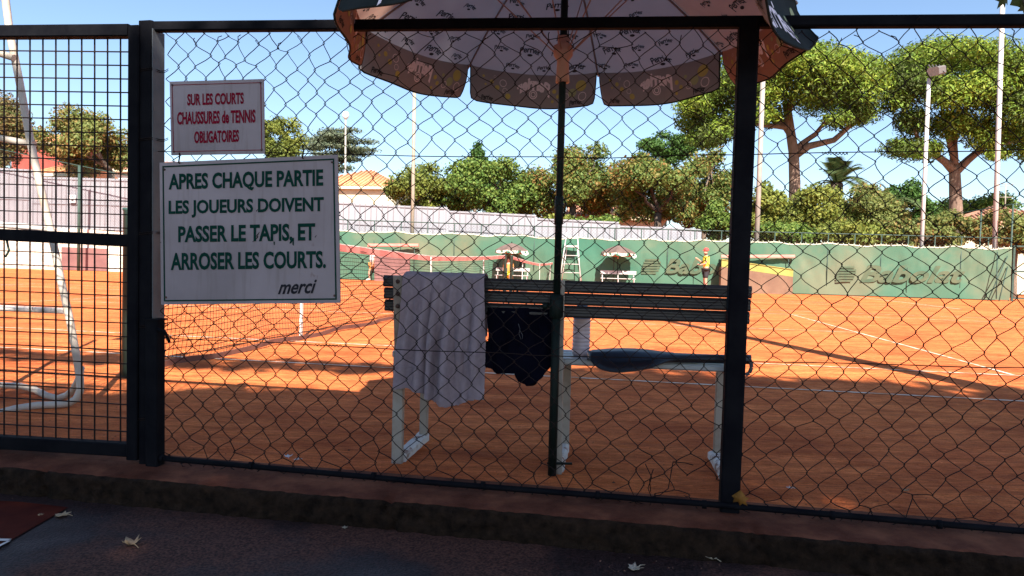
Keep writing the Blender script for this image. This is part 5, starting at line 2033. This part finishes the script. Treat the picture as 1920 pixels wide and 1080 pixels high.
def person(base, ht, yaw, label, J, shirt, shorts, hat=None, hair=True, sleeves=True, short_len=.85):
    """J overrides joints (x forward, y left, z up) of a 1.75 m figure; clothing follows the same skeleton"""
    root = thing('person', base, label, 'person', 'people on the courts')
    root.rotation_euler = (0, 0, yaw)
    root.scale = (ht / 1.75,) * 3
    ORG[root.name] = V((0, 0, 0))
    P_ = dict(hip=(0, 0, .93, .115, .15), belly=(.0, 0, 1.08, .105, .14), chest=(.0, 0, 1.28, .12, .165), collar=(0, 0, 1.43, .075, .1), neck=(.01, 0, 1.50, .05), jaw=(.03, 0, 1.57, .062), head=(.02, 0, 1.655, .088), top=(.005, 0, 1.73, .06),
              lsh=(0, .17, 1.41, .055), lel=(-.02, .22, 1.14, .042), lwr=(.06, .24, .90, .03), lha=(.09, .24, .83, .036), lfi=(.10, .235, .75, .022),
              rsh=(0, -.17, 1.41, .055), rel=(-.02, -.22, 1.14, .042), rwr=(.06, -.24, .90, .03), rha=(.09, -.24, .83, .036), rfi=(.10, -.235, .75, .022),
              lth=(0, .09, .86, .095), lkn=(.02, .10, .48, .06), lca=(.0, .10, .33, .057), lan=(-.02, .10, .09, .038), lto=(.13, .11, .035, .034),
              rth=(0, -.09, .86, .095), rkn=(.02, -.10, .48, .06), rca=(.0, -.10, .33, .057), ran=(-.02, -.10, .09, .038), rto=(.13, -.11, .035, .034))
    P_['nose'] = (.118, 0, 1.63, .014)
    for k, v in J.items(): P_[k] = tuple(v) + P_[k][3:]
    E = [('hip', 'belly'), ('belly', 'chest'), ('chest', 'collar'), ('collar', 'neck'), ('neck', 'jaw'), ('jaw', 'head'), ('head', 'top'), ('head', 'nose'),
         ('collar', 'lsh'), ('lsh', 'lel'), ('lel', 'lwr'), ('lwr', 'lha'), ('lha', 'lfi'), ('collar', 'rsh'), ('rsh', 'rel'), ('rel', 'rwr'), ('rwr', 'rha'), ('rha', 'rfi'),
         ('hip', 'lth'), ('lth', 'lkn'), ('lkn', 'lca'), ('lca', 'lan'), ('lan', 'lto'), ('hip', 'rth'), ('rth', 'rkn'), ('rkn', 'rca'), ('rca', 'ran'), ('ran', 'rto')]
    skel('body', P_, E, M['skin'], root)

    def mid(a, b, t, r): return tuple(P_[a][i] + (P_[b][i] - P_[a][i]) * t for i in range(3)) + (r,)
    S = dict(chest=P_['chest'][:3] + (.145, .19), belly=P_['belly'][:3] + (.13, .17), hem=mid('hip', 'belly', .25, .145), collar=P_['collar'][:3] + (.09, .12))
    SE = [('chest', 'belly'), ('belly', 'hem'), ('chest', 'collar')]
    for s_ in 'lr':
        S[s_ + 's'] = P_[s_ + 'sh'][:3] + (.075,)
        S[s_ + 'e'] = mid(s_ + 'sh', s_ + 'el', .62, .068)
        SE += [('collar', s_ + 's'), (s_ + 's', s_ + 'e')]
    skel('shirt', S, SE, shirt, root)
    T = dict(hip=P_['hip'][:3] + (.14, .165))
    TE = []
    for s_ in 'lr':
        T[s_ + 't'] = P_[s_ + 'th'][:3] + (.115,)
        T[s_ + 'k'] = mid(s_ + 'th', s_ + 'kn', short_len, .095)
        TE += [('hip', s_ + 't'), (s_ + 't', s_ + 'k')]
        if short_len > .99:
            T[s_ + 'a'] = mid(s_ + 'kn', s_ + 'an', .85, .07)
            TE.append((s_ + 'k', s_ + 'a'))
    skel('trousers' if short_len > .99 else 'shorts', T, TE, shorts, root)
    hd = V(P_['head'][:3])
    q = MB()
    if hat:
        q.lathe(hd + V((-.005, 0, .025)), [(.108, -.01), (.112, .02), (.10, .06), (.07, .095), (.03, .112), (0, .115)], 16)
        vs = [hd + V((.06 + .12 * math.cos(a) * .9, .085 * math.sin(a), .03 - .012 * math.cos(a))) for a in np.linspace(-math.pi / 2, math.pi / 2, 9)]
        q.prism(vs, V((0, 0, .008)))
        q.build('cap', hat, root)
    else:
        q.lathe(hd + V((-.02, 0, .0)), [(.085, -.06), (.105, -.02), (.108, .03), (.09, .075), (.05, .105), (0, .112)], 16)
        q.build('hair', M['hair'], root)
    for s_ in 'lr':
        q = MB()
        a, t = V(P_[s_ + 'an'][:3]), V(P_[s_ + 'to'][:3])
        q.tube([a + (a - t).normalized() * .05 - V((0, 0, .034)), a + V((0, 0, -.03)), a.lerp(t, .6), t + (t - a).normalized() * .05], [.04, .052, .045, .03], 8)
        q.build('shoe', M['shoe'], root)
    return root


g = G(1322, 548)
person(g, 1.70, R(178), 'child in yellow shirt and red cap holding up a hand before the far windscreen',
       dict(rel=(.10, -.20, 1.18), rwr=(.30, -.12, 1.32), rha=(.36, -.10, 1.36), rfi=(.42, -.10, 1.38), lel=(.06, .22, 1.15), lwr=(.24, .12, 1.10), lha=(.31, .09, 1.11), lfi=(.37, .07, 1.12)),
       M['cyellow'], M['cblack'], hat=M['cred'])
g = G(74, 504)
person(g, 1.78, R(200), 'man in light blue shirt and grey blue shorts striding along the stone wall',
       dict(lkn=(.24, .10, .50), lca=(.26, .10, .34), lan=(.26, .10, .09), lto=(.41, .11, .04), rkn=(-.14, -.10, .50), rca=(-.24, -.10, .36), ran=(-.36, -.10, .14), rto=(-.24, -.11, .05), rel=(-.16, -.22, 1.16), rwr=(-.12, -.24, .94), rha=(-.08, -.24, .88), rfi=(-.05, -.24, .80), lel=(.08, .22, 1.16), lwr=(.26, .2, 1.04), lha=(.32, .2, 1.02), lfi=(.38, .2, 1.0)),
       M['cblue'], M['cdenim'], short_len=.97)
g = G(697, 526)
person(g, 1.45, R(215), 'child in white top and orange cap walking behind the net near the left windscreen',
       dict(lkn=(.2, .10, .50), lca=(.2, .10, .34), lan=(.18, .10, .09), lto=(.32, .11, .04), rkn=(-.1, -.10, .50), rca=(-.18, -.10, .36), ran=(-.28, -.10, .12), rto=(-.16, -.11, .05)),
       M['cwhite'], M['corange'], hat=M['corange'])

# ------------------------------------------------------------------ the other side of the courts: parasols, benches, chair, bins
for (px, label) in ((957, 'faded far parasol over the court edge left of the white chair ladder'), (1157, 'faded far parasol above the white bench right of the white chair ladder')):
    b_ = fbase(px, -.75)
    make_parasol('parasol', b_, V((.01, 0, 1)), label, prints=False, scale=.86)
far_white = (M['polewhite'], M['polewhite'], M['benchfoot'])
for (px, label) in ((1158, 'sunlit white bench below the right far parasol'), (962, 'sunlit white bench with a bather in yellow below the left far parasol')):
    b_ = fbase(px - 32, -.62)
    FB = Plane(b_, b_ + sdv)
    FB.a = b_.copy(); FB.dir = sdv.copy(); FB.n = -nd
    make_bench('park_bench', FB, (.08, .72, 1.36), label, far_white, b_, 'benches at the far court side', 0.0, 1.45)
bz = fbase(953, -.98)
person(bz, 1.6, R(-95), 'person in yellow shorts and pink top sitting on the left far bench',
       dict(hip=(0, 0, .50), belly=(-.02, 0, .64), chest=(.0, 0, .84), collar=(.03, 0, .99), neck=(.05, 0, 1.06), jaw=(.08, 0, 1.13), head=(.07, 0, 1.215), top=(.055, 0, 1.29), nose=(.168, 0, 1.19),
            lsh=(.03, .17, .97), lel=(.10, .23, .72), lwr=(.32, .16, .62), lha=(.38, .14, .60), lfi=(.43, .12, .58), rsh=(.03, -.17, .97), rel=(.10, -.23, .72), rwr=(.32, -.16, .62), rha=(.38, -.14, .60), rfi=(.43, -.12, .58),
            lth=(.10, .09, .49), lkn=(.46, .12, .50), lca=(.46, .12, .35), lan=(.43, .12, .09), lto=(.57, .13, .035), rth=(.10, -.09, .49), rkn=(.46, -.12, .50), rca=(.46, -.12, .35), ran=(.43, -.12, .09), rto=(.57, -.13, .035)),
       M['corange'], M['cyellow'], short_len=.8)

# white ladder umpire chair on the far side
cz = fbase(1070, -.55)
fu = thing('umpire_chair', cz, 'distant white ladder umpire chair between the two far parasols', 'umpire chair')
legs = ((-.46, -.30, -.22), (.46, -.30, .22), (-.46, .55, -.2), (.46, .55, .2))
for (x, y, xt) in legs:
    q = MB(); q.tube([cz + sdv * x + nd * y, cz + sdv * xt + nd * (.0 if y < 0 else .2) + V((0, 0, 2.28 if y < 0 else 1.75))], .02, 8)
    q.build('leg', M['polewhite'], fu)
for k in range(6):
    t = (k + .7) / 6.3
    xx = .46 + (.22 - .46) * t
    q = MB(); z = 2.25 * t
    q.tube([cz - sdv * xx + nd * (-.30 + .3 * t) + V((0, 0, z)), cz + sdv * xx + nd * (-.30 + .3 * t) + V((0, 0, z))], .016, 6)
    q.build('rung', M['polewhite'], fu)
q = MB(); sc_ = cz + nd * .12 + V((0, 0, 1.72)); q.bar(sc_ - sdv * .26, sc_ + sdv * .26, .36, .04); q.build('seat', M['polewhite'], fu)


def storage_box(x0, x1, ybot, ylid0, ylid1, ybar, label, bar=True, d=-.9):
    a, b = fbase(x0, d), fbase(x1, d)
    root = thing('storage_box', a, label, 'box', 'boxes by the windscreen')
    z0, z1 = fz(x0, ylid0, d).z, fz(x1, ylid1, d).z
    q = MB()
    q.prism([a, b, V((b.x, b.y, z1 - .28)), V((a.x, a.y, z0 - .28))], FAR.n * .6)
    q.build('body', M['brownbox'], root)
    q = MB()
    q.prism([V((a.x, a.y, z0 - .275)), V((b.x, b.y, z1 - .275)), V((b.x, b.y, z1)), V((a.x, a.y, z0))], FAR.n * .05)
    q.prism([V((a.x, a.y, z0)) - FAR.n * .03, V((b.x, b.y, z1)) - FAR.n * .03, V((b.x, b.y, z1 + .03)) - FAR.n * .03, V((a.x, a.y, z0 + .03)) - FAR.n * .03], FAR.n * .7)
    q.build('lid', M['lid'], root)
    return root


storage_box(1352, 1487, 545, 487, 506, 481, 'brown box with sloping olive lid against the far windscreen')


def rail_bar(x0, x1, y, d, label):
    a, b = fz(x0, y, d), fz(x1, y, d)
    root = thing('barrier_rail', V((a.x, a.y, 0)), label, 'rail', 'faded red rails by the windscreen')
    q = MB(); q.bar(a, b, .12, .13, cham=.02); q.build('bar', M['pinkbar'], root)
    for f in (.08, .92):
        p = a.lerp(b, f)
        q = MB(); q.tube([V((p.x, p.y, 0)), p - V((0, 0, .06))], .02, 6); q.build('upright', M['postdark'], root)


rail_bar(1352, 1490, 481, -.25, 'faded red rail above the brown box with olive lid')
rail_bar(690, 785, 460, -.3, 'faded red rail behind the net near the left windscreen')
a, b = fbase(702, -.5), fbase(768, -.5)
q = MB(); q.prism([V((a.x, a.y, 0)), V((b.x, b.y, 0)), fz(768, 478, -.5), fz(702, 472, -.5)], FAR.n * .08)
tag(q.build('practice_board', M['redboard']), 'upright brown board behind the net beside the child in orange', 'board')

# ------------------------------------------------------------------ behind the camera: the shade trees of the terrace
K = 1 / math.tan(SUN_EL)


def shade_at(X, Y, z):
    """the point at height z whose shadow falls on the ground at X, Y"""
    return V((X, Y, 0)) - V((SUN_TO.x, SUN_TO.y, 0)) * z * K + V((0, 0, z))


def shade_tree(X, ground_clumps, n, label, seed, twig=False):
    c0_ = shade_at(X, 2.2, 7.8)
    base = V((c0_.x, c0_.y - .5, PZ))
    root = thing('plane_tree', base, label, 'tree', 'plane trees shading the terrace')
    cl_ = []
    for (x, y, z, rx, ry) in ground_clumps:
        p = shade_at(x, y, z)
        cl_.append((p.x, p.y, p.z, rx, ry, min(rx, ry) * .8))
    leaf_cloud('crown', cl_, n, .19, L['plane'], root, .85, .5, seed, .5)
    q = MB()
    fork = V((base.x, base.y, 6.0))
    limb(q, base, fork, .22, .17, seed, .05)
    for i in range(0, len(cl_), 2):
        limb(q, fork, V(cl_[i][:3]), .10, .03, seed + i, .2)
    q.build('trunk', M['bark'], root)
    return root


def clumps_row(x0, x1, rg, edge):
    out = []
    x = x0
    while x < x1:
        for (dy, z) in ((-.6, 8.2), (-1.35, 7.9), (-2.1, 7.6), (-2.9, 7.3)):
            out.append((x + rg.uniform(-.3, .3), edge(x) + dy + rg.uniform(-.2, .2), z + rg.uniform(-.5, .5), rg.uniform(.75, 1.05), rg.uniform(.55, .75)))
        x += .95
    return out


rg = random.Random(5)


def edge(x):
    if x < -.6: return 4.10 + .1 * x
    return 5.3 - .06 * x


for i, (x0, x1, label) in enumerate(((-7.5, -3.6, 'plane tree shading the left of the terrace'), (-3.6, .2, 'plane tree shading the gate'), (.2, 4.2, 'plane tree shading the bench'), (4.2, 8.2, 'plane tree shading the right of the terrace'))):
    cr = clumps_row(x0, x1, rg, edge)
    if i == 1: cr += [(-1.5, 3.75, 7.9, .45, .42), (-1.15, 3.8, 8.0, .45, .42), (-1.3, 3.95, 7.8, .4, .3), (-1.75, 3.8, 7.9, .35, .35), (-1.45, 3.5, 8.1, .5, .4), (-1.2, 3.9, 8.3, .4, .3)]
    t = shade_tree((x0 + x1) / 2, cr, 12500, label, 60 + i)
    if i == 0 or i == 1:
        cl2 = []
        for k in range(5):
            x = x0 + .7 * k + .3
            p = shade_at(x, 5.3 - .05 * x + rg.uniform(-.08, .08), 8.0)
            cl2.append((p.x, p.y, p.z, .7, .26, .2))
        leaf_cloud('outer_branch', cl2, 700, .17, L['plane'], t, .85, .5, 90 + i, .5)

# a twig of the nearest plane tree hangs into the top right corner
tw = thing('plane_twig', PY(1930, -160, 2.0), 'leafy plane tree twig hanging into the top right corner', 'twig')
q = MB()
stem_pts = [PY(1960, -420, 1.9), PY(1945, -160, 2.0), PY(1905, -40, 2.3), PY(1880, -4, 2.35)]
q.tube(stem_pts, [.008, .006, .004, .002], 6)
q.tube([PY(1905, -40, 2.3), PY(1918, 0, 2.25), PY(1925, 20, 2.25)], .002, 5)
q.build('stem', M['darkbark'], tw)
lm = MB()
for (px, py, yy, s_, rot) in ((1884, 4, 2.1, .075, .4), (1900, -20, 2.05, .085, 1.6), (1922, 6, 2.0, .08, 2.3), (1912, -8, 2.12, .07, 3.2), (1926, 22, 2.0, .05, .9), (1884, -30, 2.1, .08, 4.0), (1892, 44, 2.12, .028, 1.0)):
    c = PY(px, py - 10, yy + .25)
    rgl = random.Random(int(px * 7 + py))
    ex = V((1, rgl.uniform(-.6, .6), rgl.uniform(-.5, .5))).normalized()
    ez = V((rgl.uniform(-.4, .4), rgl.uniform(-.5, .5), 1)); ez = (ez - ex * ez.dot(ex)).normalized()
    pts = [c + (ex * (x * math.cos(rot) - y * math.sin(rot)) + ez * (x * math.sin(rot) + y * math.cos(rot))) * s_ + V((0, .15 * s_ * x * x * 6, 0)) for x, y in LOBES]
    lm.add(pts + [c], [[i, (i + 1) % 14, 14] for i in range(14)])
lm.build('leaves', L['plane'], tw, fix=False)

# the floodlight mast out of frame whose long shadow crosses the court
mb_ = shade_at(2.45, 11.4, 8.6)
mast = thing('floodlight_mast', V((mb_.x, mb_.y, PZ)), 'floodlight mast outside the picture on the terrace', 'light pole')
q = MB(); q.tube([V((mb_.x, mb_.y, PZ)), mb_], [.16, .09], 12); q.build('shaft', M['galv'], mast)
q = MB(); q.bar(mb_ + V((-.55, 0, .1)), mb_ + V((.55, 0, .1)), .3, .35); q.build('floodlight', M['lamphead'], mast)

gq = MB()
rgg = random.Random(12)
for k in range(420):
    if k < 170:
        p = fp(rgg.uniform(-1.9, 2.2), -.215 - abs(rgg.gauss(0, .12)), PZ)
    else:
        p = fp(rgg.uniform(-2.5, 3.0), rgg.uniform(-.12, 1.5) ** 1.0 if rgg.random() < .6 else rgg.uniform(.0, .4), .002)
    r_ = rgg.uniform(.0012, .0036) * (1 + (rgg.random() < .08))
    a = rgg.uniform(0, 6.3)
    ring = [p + V((math.cos(a + t) * r_ * rgg.uniform(.7, 1.3), math.sin(a + t) * r_ * rgg.uniform(.7, 1.3), 0)) for t in (0, 1.26, 2.5, 3.8, 5.0)]
    gq.add(ring + [p + V((0, 0, r_ * .9))], [[i, (i + 1) % 5, 5] for i in range(5)], 0)
tag(gq.build('gravel', M['grit'], fix=False), 'scattered reddish grit and small stones along the kerb', 'grit', kind='stuff')
